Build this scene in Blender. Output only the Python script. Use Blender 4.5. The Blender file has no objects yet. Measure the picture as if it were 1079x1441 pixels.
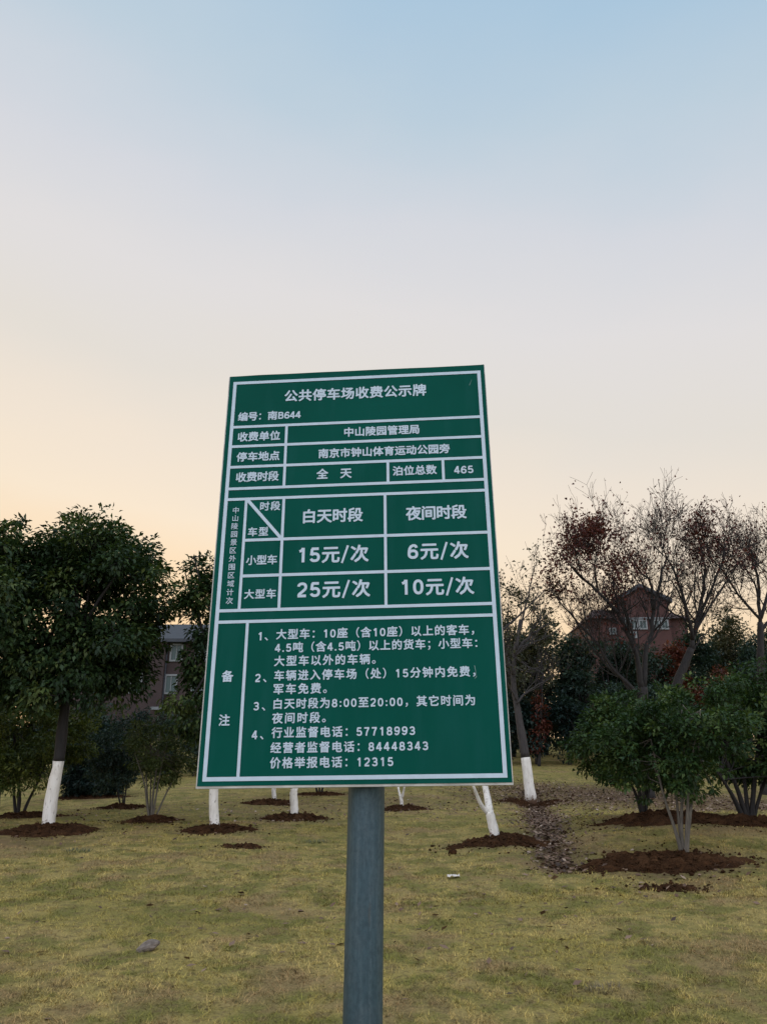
import bpy, math
import numpy as np
from mathutils import Vector

# ------------------------------------------------------------------ camera, world, sun, exposure
S = bpy.context.scene
COL = S.collection
PITCH = math.radians(19.0)
EYE = np.array([0.0, 0.0, 1.55])
F, CX, CY = 1077.0, 539.5, 720.5
cam = bpy.data.cameras.new('camera')
cam.sensor_fit = 'VERTICAL'; cam.sensor_height = 36.0; cam.lens = F / 1441 * 36.0
cam.clip_start = 0.05; cam.clip_end = 3000
camo = bpy.data.objects.new('camera', cam); COL.objects.link(camo)
camo.location = EYE; camo.rotation_euler = (math.pi / 2 + PITCH, 0, 0)
S.camera = camo

SUN_EL, SUN_AZ = math.radians(4.0), math.radians(-18.0)   # azimuth from +Y, negative = left
def lin(r, g, b):
    f = lambda c: c / 12.92 if c <= .04045 else ((c + .055) / 1.055) ** 2.4
    return (f(r / 255), f(g / 255), f(b / 255), 1)
w = bpy.data.worlds.new('World'); S.world = w; w.use_nodes = True
nt = w.node_tree; nt.nodes.clear()
def N(nt, t, **kw):
    n = nt.nodes.new(t)
    for k, v in kw.items(): setattr(n, k, v)
    return n
def L(nt, a, b): nt.links.new(a, b)
def M(nt, op, a, b=None, c=None):
    n = N(nt, 'ShaderNodeMath', operation=op)
    for i, v in enumerate((a, b, c)):
        if v is None: continue
        if isinstance(v, (int, float)): n.inputs[i].default_value = v
        else: L(nt, v, n.inputs[i])
    return n.outputs[0]
def ramp(nt, fac, stops, interp='LINEAR'):
    n = N(nt, 'ShaderNodeValToRGB'); cr = n.color_ramp; cr.interpolation = interp
    while len(cr.elements) < len(stops): cr.elements.new(0.5)
    for e, (p, c) in zip(cr.elements, stops):
        e.position = p; e.color = c if len(c) == 4 else (*c, 1)
    L(nt, fac, n.inputs[0]); return n.outputs[0]
def mixc(nt, fac, a, b, mode='MIX'):
    n = N(nt, 'ShaderNodeMix', data_type='RGBA', blend_type=mode)
    if isinstance(fac, (int, float)): n.inputs[0].default_value = fac
    else: L(nt, fac, n.inputs[0])
    for i, v in ((6, a), (7, b)):
        if isinstance(v, tuple): n.inputs[i].default_value = v if len(v) == 4 else (*v, 1)
        else: L(nt, v, n.inputs[i])
    return n.outputs[2]
tc = N(nt, 'ShaderNodeTexCoord'); sx = N(nt, 'ShaderNodeSeparateXYZ'); L(nt, tc.outputs['Generated'], sx.inputs[0])
X, Y, Z = sx.outputs
cl = N(nt, 'ShaderNodeTexNoise'); cl.inputs['Scale'].default_value = 3.0; cl.inputs['Detail'].default_value = 6
mp = N(nt, 'ShaderNodeMapping'); mp.inputs['Scale'].default_value = (1, 1, 2.6); L(nt, tc.outputs['Generated'], mp.inputs[0]); L(nt, mp.outputs[0], cl.inputs['Vector'])
zz = M(nt, 'MULTIPLY_ADD', X, 0.12, Z)
zz = M(nt, 'ADD', zz, M(nt, 'MULTIPLY', M(nt, 'SUBTRACT', cl.outputs['Fac'], 0.5), 0.09))
sky = ramp(nt, zz, [(0.0, lin(248, 204, 154)), (.20, lin(253, 224, 186)), (.28, lin(250, 233, 210)), (.35, lin(243, 230, 214)),
                    (.445, lin(231, 225, 217)), (.54, lin(228, 225, 225)), (.63, lin(216, 219, 226)), (.72, lin(192, 210, 224)),
                    (.80, lin(174, 202, 224)), (1.0, lin(152, 188, 220))])
# anti-solar half: bluer, and raised brighter than the front to light camera-facing surfaces
back = ramp(nt, Z, [(0.0, (1.30, 1.28, 1.36)), (.25, (1.55, 1.56, 1.74)), (.6, (1.46, 1.56, 1.84)), (1.0, (1.05, 1.22, 1.52))])
bf = N(nt, 'ShaderNodeMapRange', interpolation_type='SMOOTHSTEP'); L(nt, Y, bf.inputs[0])
bf.inputs[1].default_value = 0.42; bf.inputs[2].default_value = -0.35
sky = mixc(nt, bf.outputs[0], sky, back)
b1 = N(nt, 'ShaderNodeBackground'); L(nt, sky, b1.inputs[0]); b1.inputs[1].default_value = 0.96
ns = N(nt, 'ShaderNodeTexSky', sky_type='NISHITA'); ns.sun_disc = False
ns.sun_elevation = SUN_EL; ns.sun_rotation = SUN_AZ
ns.air_density = 1.2; ns.dust_density = 2.5
b2 = N(nt, 'ShaderNodeBackground'); L(nt, mixc(nt, .92, ns.outputs[0], (0, 0, 0)), b2.inputs[0]); b2.inputs[1].default_value = 0.05
ad = N(nt, 'ShaderNodeAddShader'); L(nt, b1.outputs[0], ad.inputs[0]); L(nt, b2.outputs[0], ad.inputs[1])
wo = N(nt, 'ShaderNodeOutputWorld'); L(nt, ad.outputs[0], wo.inputs[0])

sl = bpy.data.lights.new('sun', 'SUN'); sl.energy = 0.5; sl.angle = math.radians(10); sl.color = (1, .72, .45)
so = bpy.data.objects.new('sun', sl); COL.objects.link(so)
sd = Vector((math.sin(SUN_AZ) * math.cos(SUN_EL), math.cos(SUN_AZ) * math.cos(SUN_EL), math.sin(SUN_EL)))
so.rotation_euler = sd.to_track_quat('Z', 'Y').to_euler()
S.view_settings.view_transform = 'Standard'; S.view_settings.look = 'None'
S.view_settings.exposure = 0.0; S.view_settings.gamma = 1.0

# ------------------------------------------------------------------ helpers
RIGHT = np.array([1., 0, 0]); DOWN = np.array([0, math.sin(PITCH), -math.cos(PITCH)]); FWD = np.array([0, math.cos(PITCH), math.sin(PITCH)])
def at(px, py, Yw):
    d = RIGHT * (px - CX) / F + DOWN * (py - CY) / F + FWD
    return EYE + d * (Yw / d[1])
def pxm(px, py, Yw, n=1.0):            # metres covered by n pixels there
    return n * ((at(px, py, Yw) - EYE) @ FWD) / F
def nrm(v):
    v = np.asarray(v, float); return v / (np.linalg.norm(v, axis=-1, keepdims=True) + 1e-9)
def mesh_np(name, V, Fc, mat, parent=None, tint=None, smooth=False, local=False):
    V = np.asarray(V, np.float32).reshape(-1, 3); 
    root = parent
    while root is not None and root.parent is not None: root = root.parent
    if root is not None and not local: V = V - np.array(root.location, np.float32)
    me = bpy.data.meshes.new(name)
    if isinstance(Fc, np.ndarray):
        k = Fc.shape[1]; n = len(Fc)
        me.vertices.add(len(V)); me.vertices.foreach_set('co', V.ravel())
        me.loops.add(n * k); me.loops.foreach_set('vertex_index', Fc.astype(np.int32).ravel())
        me.polygons.add(n); me.polygons.foreach_set('loop_start', (np.arange(n) * k).astype(np.int32))
        try: me.polygons.foreach_set('loop_total', np.full(n, k, np.int32))
        except Exception: pass
    else:
        me.from_pydata(V.tolist(), [], [list(map(int, f)) for f in Fc])
    if tint is not None:
        a = me.attributes.new('tint', 'FLOAT', 'POINT'); a.data.foreach_set('value', np.asarray(tint, np.float32))
    me.update(calc_edges=True); me.validate()
    if smooth: me.polygons.foreach_set('use_smooth', np.ones(len(me.polygons), bool))
    me.materials.append(mat)
    o = bpy.data.objects.new(name, me); COL.objects.link(o)
    if parent is not None: o.parent = parent
    return o
def tag(o, label, cat, group=None):
    o['label'] = label; o['category'] = cat
    if group: o['group'] = group
    return o
def struct(o, kind='structure'): o['kind'] = kind; return o
def thing(name, loc, label, cat, group=None, rz=0):
    o = bpy.data.objects.new(name, None); COL.objects.link(o); o.empty_display_size = .2
    o.location = [float(c) for c in loc]; o.rotation_euler = (0, 0, rz)
    return tag(o, label, cat, group)
class MB:                                # collects boxes / quads / tubes
    def __init__(s): s.v = []; s.f = []
    def add(s, V, Fc):
        b = len(s.v); s.v += [tuple(map(float, p)) for p in V]; s.f += [tuple(int(i) + b for i in f) for f in Fc]
    def box(s, lo, hi):
        x0, y0, z0 = lo; x1, y1, z1 = hi
        s.add([(x0, y0, z0), (x1, y0, z0), (x1, y1, z0), (x0, y1, z0), (x0, y0, z1), (x1, y0, z1), (x1, y1, z1), (x0, y1, z1)],
              [(3, 2, 1, 0), (4, 5, 6, 7), (0, 1, 5, 4), (1, 2, 6, 5), (2, 3, 7, 6), (3, 0, 4, 7)])
    def tube(s, P, R, n=7, cap=True, rough=0, rng=None):
        P = np.asarray(P, float); T = nrm(np.gradient(P, axis=0)); ref = np.array([.31, .95, .05])
        base = len(s.v)
        for i, (p, t, r) in enumerate(zip(P, T, R)):
            a = nrm(np.cross(t, ref)); b = np.cross(t, a)
            for k in range(n):
                q = 2 * math.pi * k / n; rr = r * (1 + (rng.normal() * rough if rng is not None else 0))
                s.v.append(tuple(p + rr * (a * math.cos(q) + b * math.sin(q))))
        for i in range(len(P) - 1):
            for k in range(n):
                k2 = (k + 1) % n
                s.f.append((base + i * n + k, base + i * n + k2, base + (i + 1) * n + k2, base + (i + 1) * n + k))
        if cap:
            s.f.append(tuple(base + k for k in range(n))[::-1]); s.f.append(tuple(base + (len(P) - 1) * n + k for k in range(n)))
    def build(s, name, mat, parent=None, smooth=False, local=False):
        return mesh_np(name, s.v, s.f, mat, parent, smooth=smooth, local=local)
def vnoise(x, y, seed=0):                # 2D value noise, -1..1
    x = np.asarray(x, float); y = np.asarray(y, float)
    xi = np.floor(x).astype(np.int64); yi = np.floor(y).astype(np.int64); fx = x - xi; fy = y - yi
    fx = fx * fx * (3 - 2 * fx); fy = fy * fy * (3 - 2 * fy)
    def h(i, j):
        n = (i * 374761393 + j * 668265263 + seed * 974711) & 0x7fffffff
        n = ((n ^ (n >> 13)) * 1274126177) & 0x7fffffff
        return ((n ^ (n >> 16)) & 0xffff) / 32767.5 - 1
    return (h(xi, yi) * (1 - fx) + h(xi + 1, yi) * fx) * (1 - fy) + (h(xi, yi + 1) * (1 - fx) + h(xi + 1, yi + 1) * fx) * fy

# ------------------------------------------------------------------ materials
def mat(name):
    m = bpy.data.materials.new(name); m.use_nodes = True; nt = m.node_tree; nt.nodes.clear()
    out = N(nt, 'ShaderNodeOutputMaterial'); p = N(nt, 'ShaderNodeBsdfPrincipled'); L(nt, p.outputs[0], out.inputs[0])
    return m, nt, p, out
def noise(nt, scale, detail=4, vec=None, rough=.55, coord='Object'):
    n = N(nt, 'ShaderNodeTexNoise'); n.inputs['Scale'].default_value = scale; n.inputs['Detail'].default_value = detail; n.inputs['Roughness'].default_value = rough
    if vec is None:
        t = N(nt, 'ShaderNodeTexCoord'); vec = t.outputs[coord]
    L(nt, vec, n.inputs['Vector']); return n.outputs['Fac']
def scaled(nt, sc, coord='Object'):
    t = N(nt, 'ShaderNodeTexCoord'); m = N(nt, 'ShaderNodeMapping'); m.inputs['Scale'].default_value = sc
    L(nt, t.outputs[coord], m.inputs[0]); return m.outputs[0]
def bump(nt, p, h, strength=.3, dist=.01):
    b = N(nt, 'ShaderNodeBump'); b.inputs['Strength'].default_value = strength; b.inputs['Distance'].default_value = dist
    L(nt, h, b.inputs['Height']); L(nt, b.outputs[0], p.inputs['Normal'])
def tinted(nt): 
    a = N(nt, 'ShaderNodeAttribute', attribute_name='tint'); return a.outputs['Fac']
def simple(name, col, rough=.6, metal=0, var=.15, scale=20, bmp=0, coord='Object'):
    m, nt, p, o = mat(name)
    f = noise(nt, scale, 5, coord=coord)
    d = tuple(c * (1 - var) for c in col[:3]); l = tuple(min(1, c * (1 + var)) for c in col[:3])
    L(nt, ramp(nt, f, [(.3, d), (.7, l)]), p.inputs['Base Color'])
    p.inputs['Roughness'].default_value = rough; p.inputs['Metallic'].default_value = metal
    if bmp: bump(nt, p, f, .5, bmp)
    return m
def leafmat(name, dark, mid, light, rough=.45, trans=.22):
    m, nt, p, o = mat(name)
    c = ramp(nt, tinted(nt), [(0, dark), (.6, mid), (1, light)])
    L(nt, c, p.inputs['Base Color']); p.inputs['Roughness'].default_value = rough; p.inputs['Specular IOR Level'].default_value = .22
    tr = N(nt, 'ShaderNodeBsdfTranslucent'); L(nt, mixc(nt, 1.0, c, (1.3, 1.25, .7), 'MULTIPLY'), tr.inputs[0])
    mx = N(nt, 'ShaderNodeMixShader'); mx.inputs[0].default_value = trans
    L(nt, p.outputs[0], mx.inputs[1]); L(nt, tr.outputs[0], mx.inputs[2]); L(nt, mx.outputs[0], o.inputs[0])
    return m
LM = {
 'camphor': leafmat('camphor_leaf', (.014, .030, .012), (.034, .064, .021), (.095, .125, .036)),
 'osmanthus': leafmat('osmanthus_leaf', (.016, .038, .013), (.040, .078, .022), (.09, .13, .032)),
 'yellowgreen': leafmat('yellow_green_leaf', (.035, .055, .012), (.08, .105, .022), (.14, .155, .03)),
 'finegreen': leafmat('fine_green_leaf', (.035, .055, .016), (.075, .10, .026), (.13, .15, .035)),
 'conifer': leafmat('dark_conifer', (.008, .018, .016), (.016, .034, .028), (.03, .055, .04)),
 'wood': leafmat('woodland_leaf', (.014, .028, .020), (.028, .05, .036), (.05, .075, .045)),
 'woodolive': leafmat('woodland_olive_leaf', (.03, .035, .02), (.055, .06, .03), (.085, .08, .035)),
 'red': leafmat('maroon_leaf', (.045, .013, .010), (.095, .026, .018), (.16, .05, .03)),
 'redbrown': leafmat('rust_leaf', (.06, .018, .012), (.11, .032, .02), (.16, .06, .03)),
}
def barkmat(name, a, b):
    m, nt, p, o = mat(name)
    f = noise(nt, 1, 6, scaled(nt, (26, 26, 5)))
    L(nt, ramp(nt, f, [(.3, a), (.7, b)]), p.inputs['Base Color']); p.inputs['Roughness'].default_value = .85
    bump(nt, p, f, .7, .02); return m
BARK = barkmat('grey_bark', (.05, .042, .036), (.13, .115, .10))
BARKM = barkmat('dull_bark', (.020, .017, .016), (.060, .052, .047))
BARKD = barkmat('dark_bark', (.008, .007, .006), (.024, .020, .018))
BARKP = barkmat('pale_bark', (.06, .052, .04), (.15, .13, .10))
def limemat():
    m, nt, p, o = mat('limewash')
    f = noise(nt, 1, 6, scaled(nt, (14, 14, 4))); g = noise(nt, 1, 5, scaled(nt, (40, 40, 9)))
    c = ramp(nt, f, [(.25, (.54, .50, .43)), (.5, (.72, .68, .60)), (.75, (.80, .77, .70))])
    chip = ramp(nt, g, [(.62, (0, 0, 0)), (.70, (1, 1, 1))])
    tco = N(nt, 'ShaderNodeTexCoord'); sz = N(nt, 'ShaderNodeSeparateXYZ'); L(nt, tco.outputs['Object'], sz.inputs[0])
    k = noise(nt, 22, 5); mud = ramp(nt, M(nt, 'SUBTRACT', k, M(nt, 'MULTIPLY', sz.outputs[2], 1.6)), [(.30, (0, 0, 0)), (.46, (1, 1, 1))])
    c = mixc(nt, chip, c, (.20, .17, .145)); c = mixc(nt, ramp(nt, noise(nt, 1, 5, scaled(nt, (30, 30, 3))), [(.58, (0, 0, 0)), (.68, (.55, .55, .55))]), c, (.40, .37, .33))
    L(nt, mixc(nt, mud, c, (.15, .085, .05)), p.inputs['Base Color']); p.inputs['Roughness'].default_value = .9
    bump(nt, p, g, .5, .012); return m
LIME = limemat()
def soilmat():
    m, nt, p, o = mat('red_brown_soil')
    f = noise(nt, 9, 8, rough=.7); g = noise(nt, 55, 4)
    c = ramp(nt, f, [(.30, (.009, .0045, .0025)), (.5, (.028, .0125, .0055)), (.72, (.085, .038, .016))])
    c = mixc(nt, ramp(nt, noise(nt, 2.2, 4), [(.52, (0, 0, 0)), (.66, (.7, .7, .7))]), c, (.085, .043, .020))
    L(nt, mixc(nt, .35, c, ramp(nt, g, [(.35, (.008, .005, .003)), (.7, (.10, .052, .026))])), p.inputs['Base Color'])
    p.inputs['Roughness'].default_value = 1.0; p.inputs['Specular IOR Level'].default_value = .05; bump(nt, p, g, .8, .02); return m
SOIL = soilmat()
def lawncolor(nt):
    g = N(nt, 'ShaderNodeNewGeometry').outputs['Position']
    n1 = noise(nt, .55, 5, g, .6); n2 = noise(nt, 2.3, 5, g, .6); n3 = noise(nt, 9, 4, g, .6)
    n4 = noise(nt, 24, 4, g, .65); n5 = noise(nt, 1.1, 4, g, .6)
    c = ramp(nt, n1, [(.30, (.25, .22, .046)), (.43, (.39, .315, .08)), (.54, (.50, .38, .125)), (.64, (.38, .305, .078)), (.74, (.26, .222, .048))])
    c = mixc(nt, ramp(nt, n2, [(.47, (0, 0, 0)), (.57, (.95, .95, .95))]), c, (.185, .185, .036))
    c = mixc(nt, ramp(nt, n5, [(.53, (0, 0, 0)), (.63, (.85, .85, .85))]), c, (.36, .235, .11))
    c = mixc(nt, ramp(nt, n3, [(.52, (0, 0, 0)), (.66, (.85, .85, .85))]), c, (.20, .14, .062))
    c = mixc(nt, ramp(nt, n4, [(.56, (0, 0, 0)), (.68, (.9, .9, .9))]), c, (.075, .06, .022))
    return c
def groundmat():
    m, nt, p, o = mat('dormant_lawn')
    c = lawncolor(nt); g = N(nt, 'ShaderNodeNewGeometry').outputs['Position']
    f = noise(nt, 45, 5, g, .7)
    L(nt, mixc(nt, .55, c, ramp(nt, f, [(.3, (.04, .033, .014)), (.7, (.27, .22, .09))]), 'MIX'), o_bare := N(nt, 'ShaderNodeMix', data_type='RGBA').inputs[6])
    bm = o_bare.node; at_ = N(nt, 'ShaderNodeAttribute', attribute_name='bare'); fb = noise(nt, 7, 7, g, .7)
    L(nt, M(nt, 'SMOOTH_MIN', 1.0, M(nt, 'MULTIPLY', at_.outputs['Fac'], M(nt, 'MULTIPLY_ADD', fb, 2.4, -.35)), .1), bm.inputs[0])
    L(nt, ramp(nt, noise(nt, 30, 6, g, .7), [(.3, (.05, .03, .02)), (.5, (.11, .068, .043)), (.7, (.19, .125, .08))]), bm.inputs[7]); L(nt, bm.outputs[2], p.inputs['Base Color'])
    p.inputs['Roughness'].default_value = .95; p.inputs['Specular IOR Level'].default_value = .1
    bump(nt, p, f, .6, .03); return m
GROUND = groundmat()
def grassmat():
    m, nt, p, o = mat('dry_grass_blades')
    c = lawncolor(nt); t = tinted(nt)
    c = mixc(nt, .95, c, mixc(nt, 1.0, c, ramp(nt, t, [(0, (.35, .40, .30)), (.5, (1.1, 1.05, 1.0)), (1, (1.65, 1.55, 1.45))]), 'MULTIPLY'))
    L(nt, c, p.inputs['Base Color']); p.inputs['Roughness'].default_value = .7; p.inputs['Specular IOR Level'].default_value = .2
    return m
GRASS = grassmat()
def littermat():
    m, nt, p, o = mat('dead_leaves')
    L(nt, ramp(nt, tinted(nt), [(0, (.035, .018, .01)), (.45, (.11, .06, .033)), (.8, (.20, .125, .075)), (1, (.36, .27, .20))]), p.inputs['Base Color'])
    p.inputs['Roughness'].default_value = .7; return m
LITTER = littermat()

# ------------------------------------------------------------------ terrain
CTRL = {  # name: (px, py, distance)  feet of the plants and a few bare spots
 'T1': (68, 1170, 14.5), 'T2': (302, 1166, 14.8), 'T3': (413, 1151, 17), 'T4': (386, 1130, 20.5), 'T5': (565, 1138, 20),
 'T6': (697, 1184, 13), 'T7': (747, 1127, 22), 'B1': (961, 1205, 11), 'B2': (905, 1150, 13.6), 'B3': (1052, 1158, 13),
 'L1': (212, 1155, 16), 'L2': (27, 1150, 17.5), 'L3': (174, 1136, 19.5), 'L4': (125, 1122, 23), 'L5': (-2, 1141, 20.5), 'K1': (450, 1117, 23),
 'T8': (912, 1123, 22), 'T9': (964, 1122, 22.5), 'T10': (1077, 1122, 23),
 'g1': (770, 1060, 38), 'g2': (215, 1108, 27), 'g3': (40, 1110, 27), 'g4': (540, 1441, 5.4), 'g5': (0, 1441, 5.4), 'g6': (1079, 1441, 5.4),
 'g7': (0, 1260, 9.5), 'g8': (540, 1260, 9.5), 'g9': (1079, 1250, 9.5), 'g10': (860, 1062, 38), 'g11': (1000, 1064, 38), 'g12': (600, 1085, 30), 'g13': (300, 1100, 28),
 'g14': (820, 1180, 12.2), 'g15':(640,1110,24),
}
FEET = {k: at(*v) for k, v in CTRL.items()}
BY = np.array([-600, -20, 0, 2.5, 5.4, 9.5, 11, 13, 14.5, 17, 20, 22, 27, 38, 60, 90, 200, 900.])
BZ = np.array([0., 0, 0, .03, .13, .45, .55, .57, .66, .76, .80, .92, 1.25, 2.4, 4.2, 5.5, 8, 8.])
def zbase(y): return np.interp(y, BY, BZ)
CP = np.array([FEET[k] for k in FEET])
SIG = 0.10 * CP[:, 1] + 0.75
def kern(x, y):
    d2 = (x[:, None] - CP[None, :, 0]) ** 2 + (y[:, None] - CP[None, :, 1]) ** 2
    return np.exp(-d2 / (2 * SIG[None] ** 2))
WT = np.linalg.solve(kern(CP[:, 0], CP[:, 1]) + 0.02 * np.eye(len(CP)), CP[:, 2] - zbase(CP[:, 1]))
DITCH = [at(742, 1098, 24.5), at(755, 1125, 20.5), at(762, 1150, 16.5), at(772, 1185, 13), at(790, 1225, 10.8)]
DL = np.array([p[:2] for p in DITCH])
def ditchd(x, y):
    best = np.full(x.shape, 1e9)
    for a, b in zip(DL[:-1], DL[1:]):
        ab = b - a; t = np.clip(((x - a[0]) * ab[0] + (y - a[1]) * ab[1]) / (ab @ ab), 0, 1)
        best = np.minimum(best, np.hypot(x - a[0] - t * ab[0], y - a[1] - t * ab[1]))
    return best
def zg(x, y, fine=True):
    x = np.atleast_1d(np.asarray(x, float)); y = np.atleast_1d(np.asarray(y, float))
    z = zbase(y) + kern(x, y) @ WT
    near = np.clip((60 - np.hypot(x, y)) / 40, 0, 1)
    z = z - .13 * np.exp(-ditchd(x, y) ** 2 / (2 * .28 ** 2)) * near
    if fine:
        z = z + near * (.030 * vnoise(x * .9, y * .9, 3) + .012 * vnoise(x * 3.1, y * 3.1, 5) + .007 * vnoise(x * 9, y * 9, 9))
    return z
def z1(x, y): return float(zg(x, y)[0])
def axis(a, b, step, far, gr=1.16):
    mid = list(np.arange(a, b + 1e-6, step)); s = step; r = b
    while r < far: s *= gr; r += s; mid.append(r)
    s = step; l = a
    while l > -far: s *= gr; l -= s; mid.insert(0, l)
    return np.array(mid)
gx = axis(-9, 9, .075, 900); gy = axis(3.5, 26, .085, 900)
GX, GY = np.meshgrid(gx, gy); gz = np.concatenate([zg(a, b) for a, b in zip(GX, GY)])
V = np.c_[GX.ravel(), GY.ravel(), gz]
nx, ny = len(gx), len(gy); ii = (np.arange(ny - 1)[:, None] * nx + np.arange(nx - 1)[None]).ravel()
GROUND_O = struct(mesh_np('ground', V, np.c_[ii, ii + 1, ii + nx + 1, ii + nx], GROUND, smooth=True))
def bare(x, y):                          # where soil and dead leaves have replaced the turf, plus soil colour painted for a shaded dip at left
    b = np.exp(-(ditchd(x, y) / .42) ** 2)
    for (px, py, Yw, rx, ry, k) in ((860, 1106, 23, 2.6, 3.0, .95), (1010, 1108, 21, 3.0, 3.6, .95), (762, 1103, 24, 1.5, 2.2, .8), (690, 1112, 23, 1.3, 1.8, .5), (570, 1130, 21, 1.6, 1.6, .45), (410, 1135, 20, 2.0, 2.2, .4), (20, 1195, 13.3, 1.5, .9, .6)):
        c = at(px, py, Yw); b = np.maximum(b, k * np.exp(-(((x - c[0]) / rx) ** 2 + ((y - c[1]) / ry) ** 2) ** 1.5))
    for (a, b_, rx, ry) in SOILS: b = np.maximum(b, .75 * np.exp(-((((x - a) / (rx * 1.35)) ** 2 + ((y - b_) / (ry * 1.35)) ** 2)) ** 2))
    return b


rg = np.random.default_rng(7)
SOILS = []     # (x, y, rx, ry) bare soil, no grass there
def soil(px, py, Yw, rx, ry, h, seed, clods=70, spread=1.35):
    c = at(px, py, Yw); r = np.random.default_rng(seed)
    SOILS.append((c[0], c[1], rx, ry))
    nr, na = 26, 110; V = []; 
    for i in range(nr + 1):
        t = i / nr; q = np.arange(na) / na * 2 * math.pi
        e = .95 + .24 * vnoise(np.cos(q) * 2.2 + 10, np.sin(q) * 2.2 + seed, seed) + .16 * vnoise(np.cos(q) * 6, np.sin(q) * 6 + seed, seed + 1) + .09 * vnoise(np.cos(q) * 17, np.sin(q) * 17 + seed, seed + 2)
        x = c[0] + rx * t * e * np.cos(q); y = c[1] + ry * t * e * np.sin(q)
        prof = (1 - t ** 2.2) * (.72 + .28 * math.sin(min(1, t * 1.6) * math.pi / 2))
        z = zg(x, y) + h * prof * (1 + .45 * vnoise(x * 5, y * 5, seed)) + (.25 + prof) * (.045 * vnoise(x * 13, y * 13, seed + 3) + .028 * vnoise(x * 31, y * 31, seed + 4)) - .03 * (t > .97)
        V.append(np.c_[x, y, z])
    V = np.concatenate(V); Fc = []
    for i in range(nr):
        for k in range(na):
            k2 = (k + 1) % na; Fc.append((i * na + k, i * na + k2, (i + 1) * na + k2, (i + 1) * na + k))
    mb = MB(); mb.add(V, Fc)
    ico = np.array([(0, 0, 1), (.9, 0, .35), (.28, .85, .4), (-.72, .53, .3), (-.72, -.53, .4), (.28, -.85, .35), (.5, .4, -.5), (-.5, .3, -.5), (0, -.6, -.5)])
    ifc = [(0, 1, 2), (0, 2, 3), (0, 3, 4), (0, 4, 5), (0, 5, 1), (1, 6, 2), (2, 6, 7), (2, 7, 3), (3, 7, 4), (4, 7, 8), (4, 8, 5), (5, 8, 1), (1, 8, 6), (6, 8, 7)]
    for _ in range(int(clods * 3.2)):
        q = r.uniform(0, 2 * math.pi); t = abs(r.normal(.72, .34)) * (1 if r.random() < .8 else spread)
        x = c[0] + rx * t * math.cos(q); y = c[1] + ry * t * math.sin(q); s = r.uniform(.006, .024) * (1.9 if r.random() < .12 else 1)
        z = z1(x, y) + max(0, h * (1 - t ** 2.2)) + s * .2
        mb.add(ico * s * r.uniform(.6, 1.3, (len(ico), 1)) * np.array([1, 1, .75]) + (x, y, z), ifc)
    return struct(mb.build('soil_mound', SOIL, smooth=False))
soil(64, 1177, 14.4, .80, .62, .10, 11, 110)
soil(304, 1171, 14.7, .62, .52, .08, 12, 90)
soil(414, 1157, 16.9, .66, .55, .09, 13, 90)
soil(382, 1134, 20.3, .62, .5, .07, 14, 50)
soil(567, 1141, 19.8, .62, .5, .07, 15, 50)
soil(700, 1193, 12.8, .80, .55, .09, 16, 140, 1.6)
soil(750, 1131, 21.8, .85, .6, .06, 17, 60)
soil(930, 1216, 10.75, 1.02, .55, .06, 18, 220, 1.6)
soil(940, 1160, 13.3, 1.25, .55, .08, 19, 140, 1.3)
soil(1075, 1163, 12.9, 1.0, .50, .09, 20, 120, 1.3)
soil(212, 1158, 15.9, .55, .45, .07, 21, 70)
soil(30, 1154, 17.4, .9, .5, .07, 22, 70)
soil(172, 1139, 19.3, .55, .42, .06, 23, 50)
soil(450, 1120, 22.8, .75, .5, .05, 24, 40)
soil(125, 1126, 22.8, 1.1, .5, .05, 25, 40)
soil(945, 1250, 9.6, .38, .22, .015, 26, 60, 1.8)
soil(340, 1195, 12.6, .34, .2, .015, 27, 26, 1.8)

_a = GROUND_O.data.attributes.new('bare', 'FLOAT', 'POINT'); _a.data.foreach_set('value', bare(GX.ravel(), GY.ravel()).astype(np.float32))
# grass (stuff): one mesh of short blades, denser near the camera
def in_soil(x, y, k=1.0):
    m = np.zeros(x.shape, bool)
    for a, b, rx, ry in SOILS: m |= ((x - a) / (rx * k)) ** 2 + ((y - b) / (ry * k)) ** 2 < 1
    return m
def blades(n, y0, y1, ln, wd, seed):
    r = np.random.default_rng(seed)
    y = y0 * (y1 / y0) ** r.random(n); x = r.uniform(-1, 1, n) * (.62 * y + .6)
    dn = .5 + .5 * vnoise(x * 1.7, y * 1.7, 31)
    keep = (~in_soil(x, y, .82)) & (r.random(n) < .35 + .65 * dn) & (r.random(n) > 1.05 * bare(x, y))
    x, y = x[keep], y[keep]; n = len(x); z = zg(x, y) - .004; tf = np.clip(.62 + .38 * vnoise(x * 5, y * 5, 41) + .42 * vnoise(x * 14, y * 14, 42), 0, 1.2)
    k2 = r.random(n) < .25 + .9 * tf; x, y, z, tf = x[k2], y[k2], z[k2], tf[k2]; n = len(x)
    a = r.uniform(0, 2 * math.pi, n); tilt = np.clip(r.normal(1.22, .22, n), .4, 1.5)
    l = ln * r.uniform(.5, 1.3, n) * (.45 + .75 * tf)
    d = np.c_[np.sin(tilt) * np.cos(a), np.sin(tilt) * np.sin(a), np.cos(tilt)] * l[:, None]
    s = np.c_[-np.sin(a), np.cos(a), np.zeros(n)] * (wd * r.uniform(.6, 1.3, n))[:, None]
    P = np.c_[x, y, z]; V = np.stack([P - s, P + s, P + d], 1).reshape(-1, 3)
    return V, np.repeat(np.clip(r.normal(.45, .25, n), 0, 1), 3)
Vs, Ts = [], []
for args in ((480000, 4.2, 9.5, .055, .0024, 1), (380000, 9, 16, .055, .0036, 2), (170000, 15, 34, .06, .006, 3)):
    v, t = blades(*args); Vs.append(v); Ts.append(t)
Vg = np.concatenate(Vs); struct(mesh_np('grass', Vg, np.arange(len(Vg)).reshape(-1, 3), GRASS, tint=np.concatenate(Ts)), 'stuff')

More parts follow.
